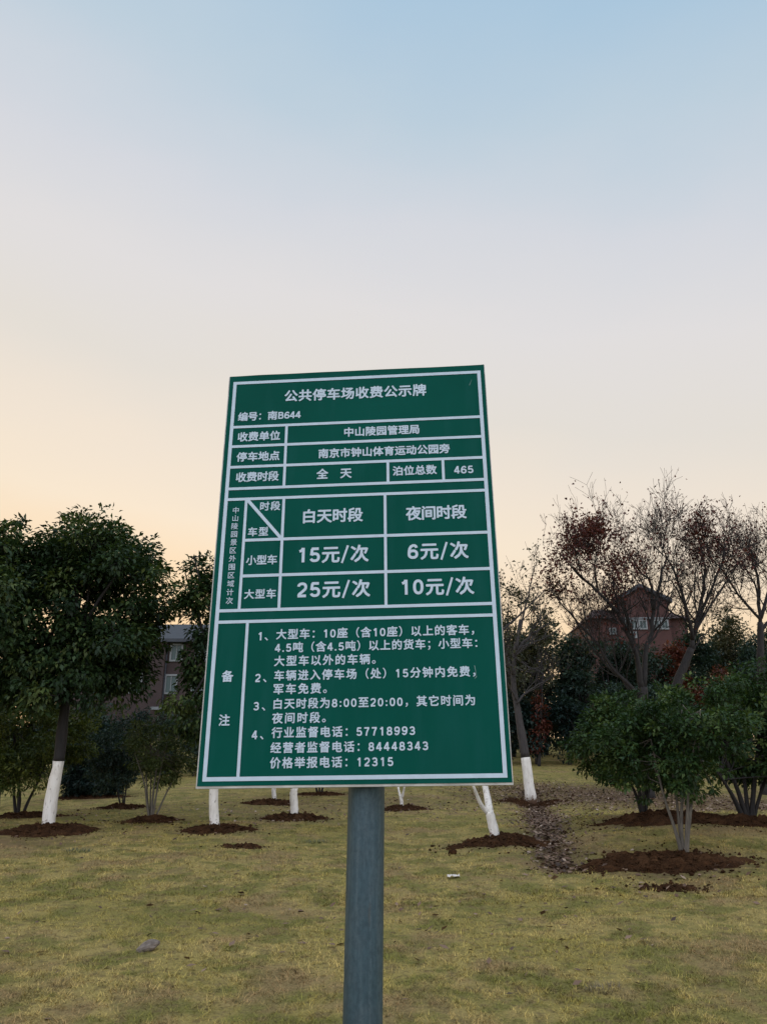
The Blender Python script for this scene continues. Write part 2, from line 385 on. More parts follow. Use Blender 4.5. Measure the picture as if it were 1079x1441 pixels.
# fallen leaves (stuff)
def leaf_quads(P, D, U, ln, wd, curl=.25):
    """diamond leaves: base P, direction D, up U"""
    D = nrm(D); Sd = nrm(np.cross(D, U)); U2 = np.cross(Sd, D)
    ln = np.asarray(ln).reshape(-1, 1); wd = np.asarray(wd).reshape(-1, 1)
    a = P; t = P + D * ln - U2 * ln * curl
    l = P + D * ln * .45 + Sd * wd * .5 + U2 * wd * .18; r_ = P + D * ln * .45 - Sd * wd * .5 + U2 * wd * .18
    V = np.stack([a, l, t, r_], 1).reshape(-1, 3); return V, np.arange(len(V)).reshape(-1, 4)
def litter():
    r = np.random.default_rng(5); xs, ys = [], []
    for a, b in zip(DL[:-1], DL[1:]):
        n = int(1000 * np.linalg.norm(b - a) / 4); t = r.random(n); sp = r.normal(0, .17, (n, 2))
        p = a + (b - a) * t[:, None] + sp; xs.append(p[:, 0]); ys.append(p[:, 1])
    for (px, py, Yw, rx, ry, n) in ((760, 1105, 24, 1.7, 2.6, 1800), (860, 1110, 22, 2.4, 3.0, 2200), (1000, 1115, 20, 2.6, 3.6, 2200), (690, 1112, 23, 1.5, 2.5, 700), (770, 1160, 15.5, .7, 2.6, 500),
                                    (600, 1130, 20, 2.2, 2.5, 400), (430, 1140, 19, 2.6, 3.2, 420), (190, 1165, 15.5, 2.6, 2.8, 260), (900, 1225, 10.6, 1.5, .9, 90), (520, 1330, 7.8, 3.6, 2.4, 170), (900, 1280, 8.8, 2.0, 1.6, 60), (40, 1150, 17, 1.6, 3, 120)):
        c = at(px, py, Yw); xs.append(r.normal(c[0], rx * .6, n)); ys.append(r.normal(c[1], ry * .6, n))
    x = np.concatenate(xs); y = np.concatenate(ys); n = len(x)
    P = np.c_[x, y, zg(x, y) + r.uniform(.006, .03, n)]
    a = r.uniform(0, 2 * math.pi, n); D = np.c_[np.cos(a), np.sin(a), r.normal(0, .25, n)]
    U = nrm(np.c_[r.normal(0, .35, n), r.normal(0, .35, n), np.ones(n)])
    ln = r.uniform(.04, .10, n); V, Fc = leaf_quads(P, D, U, ln, ln * r.uniform(.45, .7, n), -.15)
    struct(mesh_np('fallen_leaves', V, Fc, LITTER, tint=np.repeat(np.clip(r.normal(.5, .25, n), 0, 1), 4)), 'stuff')
litter()

# ------------------------------------------------------------------ vegetation
def spline(P, n):
    P = np.asarray(P, float)
    if len(P) == 2: return P[0] + (P[1] - P[0]) * np.linspace(0, 1, n)[:, None]
    Q = np.vstack([2 * P[0] - P[1], P, 2 * P[-1] - P[-2]]); out = []
    for u in np.linspace(0, len(P) - 1 - 1e-6, n):
        i = int(u); t = u - i; a, b, c, d = Q[i:i + 4]
        out.append(.5 * ((2 * b) + (c - a) * t + (2 * a - 5 * b + 4 * c - d) * t * t + (3 * b - a - 3 * c + d) * t ** 3))
    return np.array(out)
def stemline(pts, Yw, dY=0.0):          # picture-measured polyline standing at its own distance; dY leans it in depth
    n = len(pts); return np.array([at(px, py, Yw + dY * i / max(1, n - 1)) for i, (px, py) in enumerate(pts)])
def lobes_w(lobes, Yw, r, depth):
    C, R = [], []
    for (px, py, rad) in lobes:
        c = at(px, py, Yw); c = c + np.array([0, r.uniform(-depth, depth), 0]); C.append(c); R.append(pxm(px, py, Yw, rad))
    return np.array(C), np.array(R)
def crown(lobes, Yw, depth, nclump, nleaf, ln, clr, seed, droop=.35, shell=.42, elong=.46):
    """clumps of leaves spread through the union of the lobes"""
    r = np.random.default_rng(seed); C, R = lobes_w(lobes, Yw, r, depth)
    pr = R ** 2 / np.sum(R ** 2); k = r.choice(len(C), nclump, p=pr)
    d = nrm(r.normal(size=(nclump, 3))); rad = R[k] * (shell + (1 - shell) * r.random(nclump) ** .6) * .92
    far = r.random(nclump) < .16; rad = np.where(far, R[k] * r.uniform(1.0, 1.28, nclump), rad)   # stray shoots
    cc = C[k] + d * rad[:, None]; ctr = C.mean(0)
    out = nrm(cc - ctr + d * .5)
    rep = np.maximum(6, (nleaf * r.uniform(.45, 1.5, nclump) * np.where(far, .35, 1.0)).astype(int)); idx = np.repeat(np.arange(nclump), rep); n = len(idx)
    cr = (clr * r.uniform(.6, 1.25, nclump) * np.where(far, .5, 1.0))[idx]
    off = nrm(r.normal(size=(n, 3))) * (r.random(n) ** .45 * cr)[:, None] * np.array([1, 1, .62])
    P = cc[idx] + off
    D = nrm(off) * .8 + out[idx] * .45 + r.normal(0, .5, (n, 3)); D[:, 2] -= droop
    U = nrm(np.c_[r.normal(0, .45, n), r.normal(0, .45, n), np.ones(n)] + out[idx] * .3)
    l = ln * r.uniform(.6, 1.3, n)
    V, Fc = leaf_quads(P, D, U, l, l * elong * r.uniform(.8, 1.25, n), .18)
    tn = np.clip(r.normal(.45, .24, nclump)[idx] + r.normal(0, .20, n), 0, 1)
    return V, Fc, np.repeat(tn, 4), cc, C
def fork_tree(mb, r, p, d, ln, rad, lev, tips, minr=.004, spread=.55, up=.15, nseg=4, kids=(2, 4)):
    pts = [np.array(p)]; dd = nrm(d)
    for i in range(nseg):
        dd = nrm(dd + r.normal(0, .11, 3) + np.array([0, 0, up * .3])); pts.append(pts[-1] + dd * ln / nseg)
    R = np.linspace(rad, max(minr, rad * .5), len(pts)); mb.tube(pts, R, 5 if rad > .012 else 3, cap=False)
    if lev == 0:
        tips += [(pts[-1], dd), (pts[-2], dd)]; return
    for _ in range(r.integers(kids[0], kids[1] + 1)):
        i = r.integers(1, len(pts)); nd = nrm(dd + r.normal(0, spread, 3) + np.array([0, 0, up]))
        fork_tree(mb, r, pts[i], nd, ln * r.uniform(.5, .8), max(minr, R[i] * .65), lev - 1, tips, minr, spread, up, max(2, nseg - 1), kids)
def stems_of(mb, r, poly, r0, r1, tips, nb, bl, lev, t0=.35, minr=.005, spread=.6, up=.35, sides=7, n=14, outward=None):
    P = spline(poly, n); P[1:-1] += r.normal(0, r0 * .25, P[1:-1].shape); R = np.linspace(r0, r1, n); mb.tube(P, R, sides, cap=True, rough=.05, rng=r)
    for _ in range(nb):
        t = t0 + (1 - t0) * r.random() ** .8; i = min(n - 2, int(t * (n - 1))); tg = nrm(P[i + 1] - P[i])
        d = nrm(tg * .75 + r.normal(0, spread, 3) + np.array([0, 0, up]))
        fork_tree(mb, r, P[i], d, bl * r.uniform(.6, 1.25) * (1.2 - .5 * t), max(minr, R[i] * .5), lev, tips, minr, spread * .8, up * .9, kids=(2, 5))
    return P
def limewash(tree, pts, radii, r):
    pass
def split_trunk(P, R, ztop):            # cut a trunk polyline at height ztop
    for i in range(1, len(P)):
        if P[i, 2] >= ztop:
            t = (ztop - P[i - 1, 2]) / (P[i, 2] - P[i - 1, 2]); c = P[i - 1] + t * (P[i] - P[i - 1]); cr = R[i - 1] + t * (R[i] - R[i - 1])
            return (np.vstack([P[:i], c]), np.append(R[:i], cr)), (np.vstack([c, P[i:]]), np.append(cr, R[i:]))
    return (P, R), None

def evergreen(name, foot, trunk_px, Yw, r0, r1, ztop_px, lobes, label, cat, group, lm, seed, depth=.7, ncl=150, nlf=100, ln=.095, clr=.34, bark=BARKD, droop=.4, forks=()):
    b = FEET[foot]; root = thing(name, b, label, cat, group); r = np.random.default_rng(seed)
    P = spline(stemline(trunk_px, Yw), 24); P[0, 2] -= .06
    R = np.linspace(r0, r1, 24) * (1 + .06 * vnoise(np.arange(24) * .5, np.full(24, seed), 4)); R[0] *= 1.12
    V, Fc, tn, cc, C = crown(lobes, Yw, depth, ncl, nlf, ln, clr, seed, droop)
    mb = MB(); up = MB()
    if ztop_px:
        lo, hi = split_trunk(P, R, at(trunk_px[0][0], ztop_px, Yw)[2])
        up.tube(lo[0], lo[1], 12, True, .05, r)
    else: hi = (P, R)
    mb.tube(hi[0], hi[1], 10, True, .04, r)
    top = hi[0]
    for c in C:                          # limbs to every lobe
        i = int(len(top) * r.uniform(.35, .95)); i = min(i, len(top) - 1); a = top[i]; m = (a + c) / 2 + np.array([0, 0, -.1]) + r.normal(0, .08, 3)
        Q = spline([a, m, c], 8); mb.tube(Q, np.linspace(r1 * .8, .012, 8), 6, False)
    for c in cc[::3]:
        j = np.argmin(np.linalg.norm(C - c, axis=1)); Q = spline([C[j], (C[j] + c) / 2 + r.normal(0, .05, 3), c], 5); mb.tube(Q, np.linspace(.014, .004, 5), 4, False)
    t = mb.build('trunk', bark, root, True)
    if ztop_px:
        if forks:
            for fp, ra, rb in forks: up.tube(spline(stemline(fp, Yw), 8), np.linspace(ra, rb, 8), 9, True, .05, r)
        pb = up.build('painted_base', LIME, t, True); pb['label'] = 'limewashed lower trunk'
    mesh_np('crown', V, Fc, LM[lm], root, tn)
    return root
GW = 'trees with whitewashed trunk bases'
evergreen('evergreen_tree', 'T1', [(68, 1172), (72, 1130), (83, 1070), (90, 1010), (97, 950), (104, 880), (108, 800)], 14.5, .118, .06, 1071,
          [(100, 772, 64), (140, 774, 48), (60, 782, 56), (28, 800, 60), (14, 778, 36), (-25, 800, 52), (190, 800, 36), (-40, 835, 75), (150, 788, 58), (196, 795, 42), (198, 858, 42), (150, 870, 75), (80, 870, 80), (5, 885, 80), (-60, 920, 70), (166, 922, 36), (60, 950, 58), (125, 955, 48), (152, 972, 24), (-10, 960, 50), (30, 930, 45), (112, 905, 42), (95, 985, 30), (176, 902, 34), (162, 942, 34), (150, 905, 40)],
          'large dense dark green tree with whitewashed trunk left of the sign', 'tree', GW, 'camphor', 101, 1.0, 540, 125, .115, .40)
evergreen('evergreen_tree', 'T2', [(302, 1168), (301, 1120), (305, 1060), (312, 980), (322, 880), (330, 800)], 14.8, .085, .045, 1085,
          [(280, 792, 24), (312, 805, 40), (350, 830, 55), (278, 840, 22), (300, 880, 42), (284, 925, 26), (276, 985, 30), (300, 1010, 40), (345, 920, 60), (262, 1005, 24), (350, 1000, 45), (380, 880, 50), (255, 800, 9), (288, 945, 22)],
          'dark green tree half hidden by the left edge of the sign, white trunk below', 'tree', GW, 'camphor', 102, .6, 170, 110, .11, .30)
# forked whitewashed trees whose crowns stand behind the sign
def forked(foot, name, Yw, base_px, r0, forkpts, label, seed, top_px, leaf=None, nleaf=0, lev=2, bark=BARK, nb=6, bl=.9):
    b = FEET[foot]; root = thing(name, b, label, 'tree', GW); r = np.random.default_rng(seed)
    up = MB(); P = spline(stemline(base_px, Yw), 12); P[0, 2] -= .05; R = np.linspace(r0, r0 * .82, 12); R[0] *= 1.1; up.tube(P, R, 12, True, .05, r)
    mb = MB(); tips = []; zt = None
    for (pts, ra, dY) in forkpts:
        Q = spline(stemline(pts, Yw, dY), 16); RR = ra * (1 - .86 * np.linspace(0, 1, 16) ** .8)
        lo, hi = split_trunk(Q, RR, at(pts[0][0], top_px, Yw)[2])
        up.tube(lo[0], lo[1], 10, True, .05, r)
        if hi is not None:
            mb.tube(hi[0], hi[1], 9, True, .04, r)
            for _ in range(nb):
                i = r.integers(2, len(hi[0]) - 1); tg = nrm(hi[0][i] - hi[0][i - 1])
                fork_tree(mb, r, hi[0][i], nrm(tg + r.normal(0, .5, 3) + np.array([0, 0, .3])), bl * r.uniform(.6, 1.2), max(.006, hi[1][i] * .5), lev, tips, .005)
    t = mb.build('trunk', bark, root, True)
    pb = up.build('painted_base', LIME, t, True); pb['label'] = 'limewashed forked lower trunk'
    if nleaf: tipleaves(root, tips, nleaf, leaf, seed)
    return root, tips
def tipleaves(root, tips, n, lm, seed, ln=.09, spread=.16, pick=None):
    r = np.random.default_rng(seed + 1); T = np.array([p for p, d in tips]); D0 = np.array([d for p, d in tips])
    if pick is not None:
        pw = pick(T); k = r.choice(len(T), n, p=pw / pw.sum())
    else: k = r.integers(0, len(T), n)
    P = T[k] + r.normal(0, spread, (n, 3)); D = D0[k] * .3 + r.normal(0, .6, (n, 3)); D[:, 2] -= .3
    U = nrm(r.normal(0, .6, (n, 3)) + np.array([0, 0, 1])); l = ln * r.uniform(.6, 1.3, n)
    V, Fc = leaf_quads(P, D, U, l, l * r.uniform(.55, .85, n), .25)
    return mesh_np('crown', V, Fc, LM[lm], root, np.repeat(np.clip(r.normal(.45, .22, n), 0, 1), 4))
forked('T3', 'forked_tree', 17, [(413, 1153), (414, 1135), (413, 1118), (414, 1110)], .088,
       [([(415, 1112), (419, 1095), (424, 1060), (430, 980), (436, 880)], .06, .4), ([(413, 1112), (408, 1098), (400, 1060), (385, 980), (370, 900)], .05, -.4)],
       'thick white forked tree on the soil mound nearest the post on its left', 201, 1080, 'osmanthus', 2500, bark=BARKD)
forked('T4', 'forked_tree', 20.5, [(386, 1131), (386, 1122), (385, 1112)], .062,
       [([(385, 1113), (384, 1095), (380, 1050), (375, 960)], .05, .3), ([(386, 1113), (390, 1090), (398, 1040), (410, 960)], .04, .5)],
       'slender whitewashed trunk with a dark scar, farther back left of the thick forked trunk', 202, 1070, 'osmanthus', 1800)
forked('T5', 'forked_tree', 20, [(565, 1139), (565, 1130), (564, 1122)], .050,
       [([(564, 1123), (561, 1112), (559, 1095), (553, 1020), (545, 930)], .035, .3), ([(565, 1123), (568, 1112), (570, 1095), (578, 1010), (590, 920)], .036, -.3)],
       'thin whitewashed Y shaped trunk seen just right of the sign post', 203, 1075, 'redbrown', 500)
forked('T6', 'leaning_forked_tree', 13, [(698, 1187), (694, 1165), (690, 1150), (688, 1142)], .082,
       [([(689, 1146), (686, 1125), (681, 1100), (672, 1040), (668, 960), (690, 905), (728, 868), (765, 832)], .068, 1.0),
        ([(687, 1146), (677, 1133), (670, 1117), (665, 1104), (650, 1060), (630, 990), (600, 900)], .040, -.5), ([(678, 1085), (674, 990), (680, 880), (688, 815), (697, 772)], .022, .4)],
       'leaning whitewashed forked trunk under the right corner of the sign', 204, 1101, nb=5, bark=BARKD, bl=.34)
def decid(name, foot, Yw, stems, label, group, seed, lm, nleaf, pick=None, ztop=None, bark=BARKD, nb=9, bl=1.5, lev=2, ln=.10, cat='tree', base=None):
    b = FEET[foot]; root = thing(name, b, label, cat, group); r = np.random.default_rng(seed); mb = MB(); tips = []; up = MB()
    t0 = None
    for k, (pts, ra, rb, dY, n_) in enumerate(stems):
        poly = stemline(pts, Yw, dY)
        if k == 0:
            P = spline(poly, 20); P[0, 2] -= .06; R = np.linspace(ra, rb, 20); R[0] *= 1.1
            if ztop:
                lo, hi = split_trunk(P, R, at(pts[0][0], ztop, Yw)[2]); up.tube(lo[0], lo[1], 12, True, .04, r); mb.tube(hi[0], hi[1], 10, True, .04, r)
            else: mb.tube(P, R, 10, True, .04, r)
            for _ in range(n_):
                i = r.integers(10, 19); fork_tree(mb, r, P[i], nrm(P[i] - P[i - 1] + r.normal(0, .6, 3)), bl * r.uniform(.5, 1), R[i] * .45, lev, tips, .006)
        else: stems_of(mb, r, poly, ra, rb, tips, n_, bl, lev, .18, .0045, .72, .32)
    t = mb.build('trunk', bark, root, True)
    if ztop: up.build('painted_base', LIME, t, True)['label'] = 'limewashed lower trunk'
    if nleaf: tipleaves(root, tips, nleaf, lm, seed, ln, .11, pick)
    return root
decid('bare_tree', 'T7', 22, [([(747, 1129), (743, 1098), (739, 1066), (733, 1030), (728, 1000), (722, 960), (724, 920), (732, 872)], .158, .045, .2, 3),
      ([(724, 920), (735, 905), (750, 892), (773, 876)], .06, .02, .3, 7), ([(722, 950), (712, 920), (706, 880), (704, 840)], .05, .012, -.3, 7),
      ([(727, 990), (740, 975), (760, 962), (782, 950)], .035, .01, .4, 5), ([(726, 915), (735, 870), (745, 830), (752, 795)], .04, .01, .5, 7), ([(726, 985), (716, 965), (708, 945)], .03, .01, -.5, 4)],
      'tall leaning grey tree with whitewashed foot, right of the sign beside the leafy ditch', GW, 301, 'woodolive', 700, None, 1066, BARKM, bl=1.1)
def clusters(spots, Yw, base):
    C = np.array([at(px, py, Yw) for px, py, s, wt in spots]); Sg = np.array([pxm(px, py, Yw, s) for px, py, s, wt in spots]); Wt = np.array([s[3] for s in spots])
    def f(T):
        d2 = ((T[:, None, [0, 2]] - C[None, :, [0, 2]]) ** 2).sum(2)
        return base + (Wt * np.exp(-d2 / (2 * Sg ** 2))).sum(1)
    return f
decid('red_leaved_tree', 'T8', 22, [([(912, 1125), (908, 1060), (905, 1000), (904, 967)], .17, .13, 0, 0),
      ([(904, 975), (897, 930), (876, 876), (842, 834), (817, 812), (792, 785)], .09, .015, -.8, 13), ([(905, 972), (907, 926), (915, 884), (919, 855), (913, 817), (897, 800), (886, 775)], .09, .012, .6, 13),
      ([(919, 858), (930, 805), (938, 785), (938, 760)], .05, .012, .4, 9), ([(903, 980), (867, 947), (838, 905), (805, 867), (772, 828)], .06, .012, -.4, 12), ([(902, 990), (880, 963), (847, 930), (817, 888), (800, 850)], .05, .012, .8, 9),
      ([(842, 836), (836, 800), (838, 785), (842, 765)], .035, .01, .2, 8), ([(876, 878), (866, 840), (862, 812), (866, 785)], .035, .01, 0, 8)],
      'bare spreading tree with maroon leaf clusters, nearest the gabled brick house', 'spreading trees with maroon leaves', 302, 'red', 6200,
      clusters([(805, 750, 14, 9), (842, 745, 14, 9), (776, 800, 15, 10), (863, 812, 17, 8), (820, 760, 18, 5), (790, 815, 14, 3)], 22, .40), None, BARKD, bl=1.25, lev=3, ln=.085)
decid('red_leaved_tree', 'T9', 22.5, [([(964, 1124), (960, 1060), (950, 1000), (951, 967), (963, 935), (972, 913)], .19, .10, 0, 0),
      ([(972, 915), (978, 888), (988, 838), (990, 790), (984, 762)], .08, .012, .3, 13), ([(974, 900), (967, 863), (953, 817), (940, 790), (930, 765)], .06, .012, -.6, 12),
      ([(977, 890), (986, 865), (1005, 817), (1020, 770), (1014, 755)], .06, .012, .7, 13), ([(976, 893), (1000, 850), (1025, 815), (1045, 780)], .04, .01, .2, 10), ([(968, 925), (985, 900), (1005, 880)], .03, .01, .3, 5)],
      'bare upright tree with maroon leaves and whitewashed foot behind the front bush', 'spreading trees with maroon leaves', 303, 'red', 3200,
      clusters([(1034, 780, 14, 6), (970, 735, 30, 2), (1010, 740, 25, 2), (985, 770, 20, 2)], 22.5, .7), 1100, BARKD, bl=1.25, lev=3, ln=.075)
decid('red_leaved_tree', 'T10', 24, [([(1077, 1124), (1074, 1040), (1070, 950), (1069, 876)], .17, .09, 0, 0),
      ([(1069, 880), (1066, 817), (1058, 790), (1050, 765)], .06, .012, .3, 10), ([(1068, 870), (1042, 842), (1017, 805), (1000, 785)], .05, .01, -.5, 9), ([(1070, 870), (1085, 820), (1092, 780), (1090, 760)], .06, .012, .4, 10),
      ([(1068, 850), (1060, 820), (1048, 800), (1040, 775)], .035, .01, .2, 7), ([(1069, 890), (1100, 850), (1125, 800)], .06, .012, .4, 8)],
      'bare tree with a few dark leaves at the right edge of the photo', 'spreading trees with maroon leaves', 304, 'red', 1100, None, None, BARKD, bl=1.15, lev=3, ln=.08)

def shrub(name, foot, Yw, stems, lobes, label, group, lm, seed, depth=.5, ncl=80, nlf=80, ln=.07, clr=.22, r0=.03, bark=BARK, shell=.38, droop=.15, elong=.44, cat='shrub'):
    b = FEET[foot]; root = thing(name, b, label, cat, group); r = np.random.default_rng(seed); mb = MB()
    V, Fc, tn, cc, C = crown(lobes, Yw, depth, ncl, nlf, ln, clr, seed, droop, shell, elong)
    for pts in stems:
        Q = stemline([pts[0]] + list(pts[1:]), Yw, r.uniform(-.5, .5) * depth); Q[0, 2] -= .05
        Q = spline(Q, 12); rr = r0 * r.uniform(.75, 1.15); mb.tube(Q, np.linspace(rr, rr * .35, 12), 8, True, .05, r)
        for c in cc[r.integers(0, len(cc), 9)]:
            i = r.integers(8, 12); m = (Q[i] + c) / 2 + r.normal(0, .05, 3); mb.tube(spline([Q[i], m, c], 6), np.linspace(rr * .3, .002, 6), 4, False)
    mb.build('stems', bark, root, True); mesh_np('crown', V, Fc, LM[lm], root, tn)
    return root
GB = 'multi-stemmed bushes right of the sign'
shrub('osmanthus_bush', 'B1', 11, [[(961, 1207), (950, 1170), (932, 1115), (915, 1040)], [(961, 1206), (955, 1160), (948, 1100), (930, 1015)], [(963, 1206), (966, 1160), (970, 1090), (985, 1000)], [(964, 1206), (968, 1165), (977, 1105), (1000, 1040)], [(960, 1206), (958, 1150), (962, 1080), (958, 990)]],
      [(905, 1022, 38), (958, 1004, 38), (998, 1025, 38), (930, 1055, 55), (985, 1075, 40), (872, 1055, 42), (945, 1020, 50), (893, 1090, 30), (965, 1098, 32), (950, 1082, 38), (920, 1092, 32), (985, 1098, 28), (955, 1045, 46)],
      'nearest bush with pale V shaped stems on the large reddish soil mound', GB, 'osmanthus', 401, .60, 210, 76, .072, .165, .032, BARKP)
shrub('osmanthus_bush', 'B2', 13.6, [[(905, 1152), (900, 1120), (890, 1080), (870, 1020)], [(907, 1152), (908, 1110), (905, 1060), (895, 990)], [(906, 1152), (912, 1110), (925, 1060), (930, 1010)], [(904, 1152), (893, 1115), (870, 1075), (845, 1045)]],
      [(852, 1012, 34), (885, 1000, 30), (832, 1035, 32), (880, 1030, 48), (842, 1058, 36), (920, 1005, 36), (895, 1075, 34), (826, 1072, 24), (855, 1090, 24)],
      'rounded dark bush on the left end of the long soil bed, behind the nearest bush', GB, 'osmanthus', 402, .6, 190, 85, .08, .19, .036, BARKD)
shrub('osmanthus_bush', 'B3', 13, [[(1052, 1160), (1040, 1120), (1022, 1070), (1005, 1010)], [(1053, 1160), (1048, 1110), (1040, 1050), (1040, 980)], [(1055, 1160), (1060, 1110), (1066, 1050), (1075, 990)], [(1056, 1160), (1070, 1115), (1090, 1060), (1110, 1010)], [(1050, 1160), (1030, 1120), (1008, 1085)]],
      [(1022, 996, 40), (1062, 984, 40), (1095, 1005, 52), (1008, 1035, 40), (1060, 1045, 58), (1105, 1065, 48), (1030, 1082, 36), (1080, 1090, 30), (975, 985, 30), (1040, 955, 24)],
      'wide dark bush with many fanned stems at the right edge of the photo', GB, 'osmanthus', 403, .7, 240, 88, .08, .20, .04, BARKD)
GL = 'shrubs on the lawn left of the sign'
shrub('small_leaved_shrub', 'L1', 16, [[(212, 1157), (207, 1130), (203, 1100), (190, 1060)], [(212, 1157), (212, 1120), (213, 1080), (212, 1040)], [(214, 1157), (220, 1120), (226, 1085), (235, 1045)], [(215, 1157), (228, 1130), (240, 1105), (255, 1080)], [(213, 1157), (216, 1115), (222, 1070), (225, 1030)], [(211, 1157), (208, 1125), (206, 1090), (205, 1050)]],
      [(215, 1052, 36), (245, 1062, 27), (190, 1062, 24), (225, 1085, 30), (252, 1085, 20), (205, 1032, 18), (230, 1030, 22)],
      'small vase shaped shrub with thin stems between the large tree and the sign', GL, 'finegreen', 411, .4, 130, 75, .058, .20, .022, BARKP)
shrub('small_leaved_shrub', 'L2', 17.5, [[(24, 1152), (20, 1110), (22, 1050), (15, 1000)], [(27, 1152), (27, 1110), (32, 1060), (45, 1010)], [(30, 1152), (40, 1128), (55, 1098), (75, 1050)], [(25, 1152), (28, 1120), (20, 1080), (-5, 1030)]],
      [(25, 1050, 45), (72, 1035, 38), (0, 1020, 40), (58, 1075, 38), (105, 1040, 32), (112, 1005, 26), (-35, 1060, 42), (20, 1085, 34), (55, 1005, 30)],
      'yellowish green shrub with dark fanned stems left of the large white trunk', GL, 'yellowgreen', 412, .7, 200, 85, .09, .28, .04, BARKD)
shrub('small_leaved_shrub', 'L3', 19.5, [[(174, 1138), (178, 1110), (184, 1080), (190, 1050)], [(172, 1138), (166, 1115), (160, 1085), (155, 1060)], [(173, 1138), (174, 1105), (172, 1070)]],
      [(165, 1085, 30), (188, 1062, 28), (150, 1060, 26), (178, 1040, 26)],
      'thin dark shrub just left of and behind the vase shaped shrub', GL, 'wood', 413, .4, 90, 75, .075, .24, .022, BARKD)
shrub('low_conifer', 'L4', 23, [[(125, 1124), (126, 1090), (130, 1050)], [(128, 1124), (140, 1095), (150, 1060)]],
      [(132, 1072, 42), (108, 1095, 26), (158, 1092, 26), (140, 1035, 28), (120, 1105, 22), (160, 1060, 26)],
      'low blackish green bush touching the ground right of the large white trunk', GL, 'conifer', 414, .6, 190, 100, .10, .30, .03, BARKD, .3)
shrub('small_leaved_shrub', 'L5', 20.5, [[(-2, 1143), (0, 1120), (5, 1090), (8, 1050)], [(-3, 1143), (-8, 1110), (-15, 1060)]],
      [(0, 1070, 36), (-30, 1050, 40), (15, 1040, 30)],
      'shrub with a leaning stem at the left edge of the photo', GL, 'wood', 415, .5, 90, 80, .085, .28, .03, BARKD)
shrub('dark_shrub', 'K1', 23, [[(448, 1119), (444, 1105), (438, 1085), (425, 1050)], [(451, 1119), (456, 1100), (462, 1070)], [(450, 1119), (449, 1090), (447, 1050)]],
      [(430, 1050, 36), (465, 1050, 36), (450, 1020, 40), (475, 1075, 20), (420, 1078, 20)],
      'dark stemmed shrub whose foot shows below the sign just left of the post', None, 'wood', 416, .5, 120, 90, .09, .28, .04, BARKD)

# background trees: each its own trunk and crown
def bgtree(px, top, bot, halfw, Yw, lm, seed, label, name='background_tree', nl=2300, ln=.17, cat='tree', group='dark trees behind the lawn', low=1.0, ragged=1.0):
    r = np.random.default_rng(seed); c = at(px, bot, Yw); z = z1(c[0], c[1]); base = np.array([c[0], c[1], z])
    root = thing(name, base, label, cat, group)
    H = bot - top; lob = []
    nlob = 9 + int(H / 40)
    for i in range(nlob):
        t = (i + .5) / nlob; yy = top + H * (.10 + .82 * low * t); wq = halfw * (.45 + .55 * math.sin(math.pi * min(1, .25 + .75 * t))) * r.uniform(.75, 1.1)
        lob.append((px + r.uniform(-.6, .6) * wq, yy, max(8, wq * r.uniform(.45, .7))))
    dm = pxm(px, top, Yw, halfw)
    clr = dm * .22 + .16; nl = int(nl * 3.0)
    V, Fc, tn, cc, C = crown(lob, Yw, dm * .5, max(30, nl // 55), 55, ln, clr * ragged, seed, .2, .35, .5)
    mb = MB(); tp = at(px + r.uniform(-.2, .2) * halfw, top + .25 * H, Yw)
    P = spline([base - (0, 0, .1), (base + tp) / 2 + r.normal(0, .15, 3), tp], 12); mb.tube(P, np.linspace(.05 + dm * .045, .02, 12), 8)
    for q in C:
        a = P[r.integers(3, 11)]; mb.tube(spline([a, (a + q) / 2 + r.normal(0, .1, 3), q], 6), np.linspace(.04, .012, 6), 5, False)
    mb.build('trunk', BARKD, root, True); mesh_np('crown', V, Fc, LM[lm], root, tn)
    return root
i = 500
for px, top, hw, Yw, lm, label in [
    (722, 884, 38, 36, 'wood', 'dark green tree right beside the sign edge behind the tall grey trunk'),
    (768, 872, 42, 37, 'wood', 'rounded dark tree between the tall grey trunk and the gabled house'),
    (815, 884, 38, 35, 'wood', 'dark tree in front of the left corner of the gabled house'),
    (856, 890, 36, 36, 'wood', 'low dark tree below the gabled house, left of the maroon tree trunk'),
    (905, 897, 40, 37, 'wood', 'low dark tree directly below the gable of the brick house'),
    (950, 893, 30, 38, 'redbrown', 'rust red tree against the right corner of the gabled house'),
    (985, 868, 38, 39, 'wood', 'dark tree right of the gabled house behind the upright maroon tree'),
    (1030, 850, 42, 40, 'woodolive', 'tallest brownish dark tree behind the bushes near the right edge'),
    (1075, 862, 46, 38, 'wood', 'dark green tree at the right edge behind the wide bush'),
    (1130, 865, 50, 40, 'wood', 'dark tree partly outside the right edge of the photo'),
    (742, 880, 46, 44, 'conifer', 'blue green tree farther back, left of the rounded dark tree'),
    (795, 888, 46, 44, 'conifer', 'blue green tree farther back, right of the rounded dark tree'),
    (875, 905, 46, 45, 'conifer', 'blue green tree farther back, under the gabled house'),
    (1005, 880, 46, 45, 'conifer', 'blue green tree farther back, right of the rust red tree'),
    (1055, 872, 46, 45, 'conifer', 'blue green tree farther back near the right edge')]:
    i += 1; bgtree(px, top, 1062, hw, Yw, lm, i, label, nl=2700)
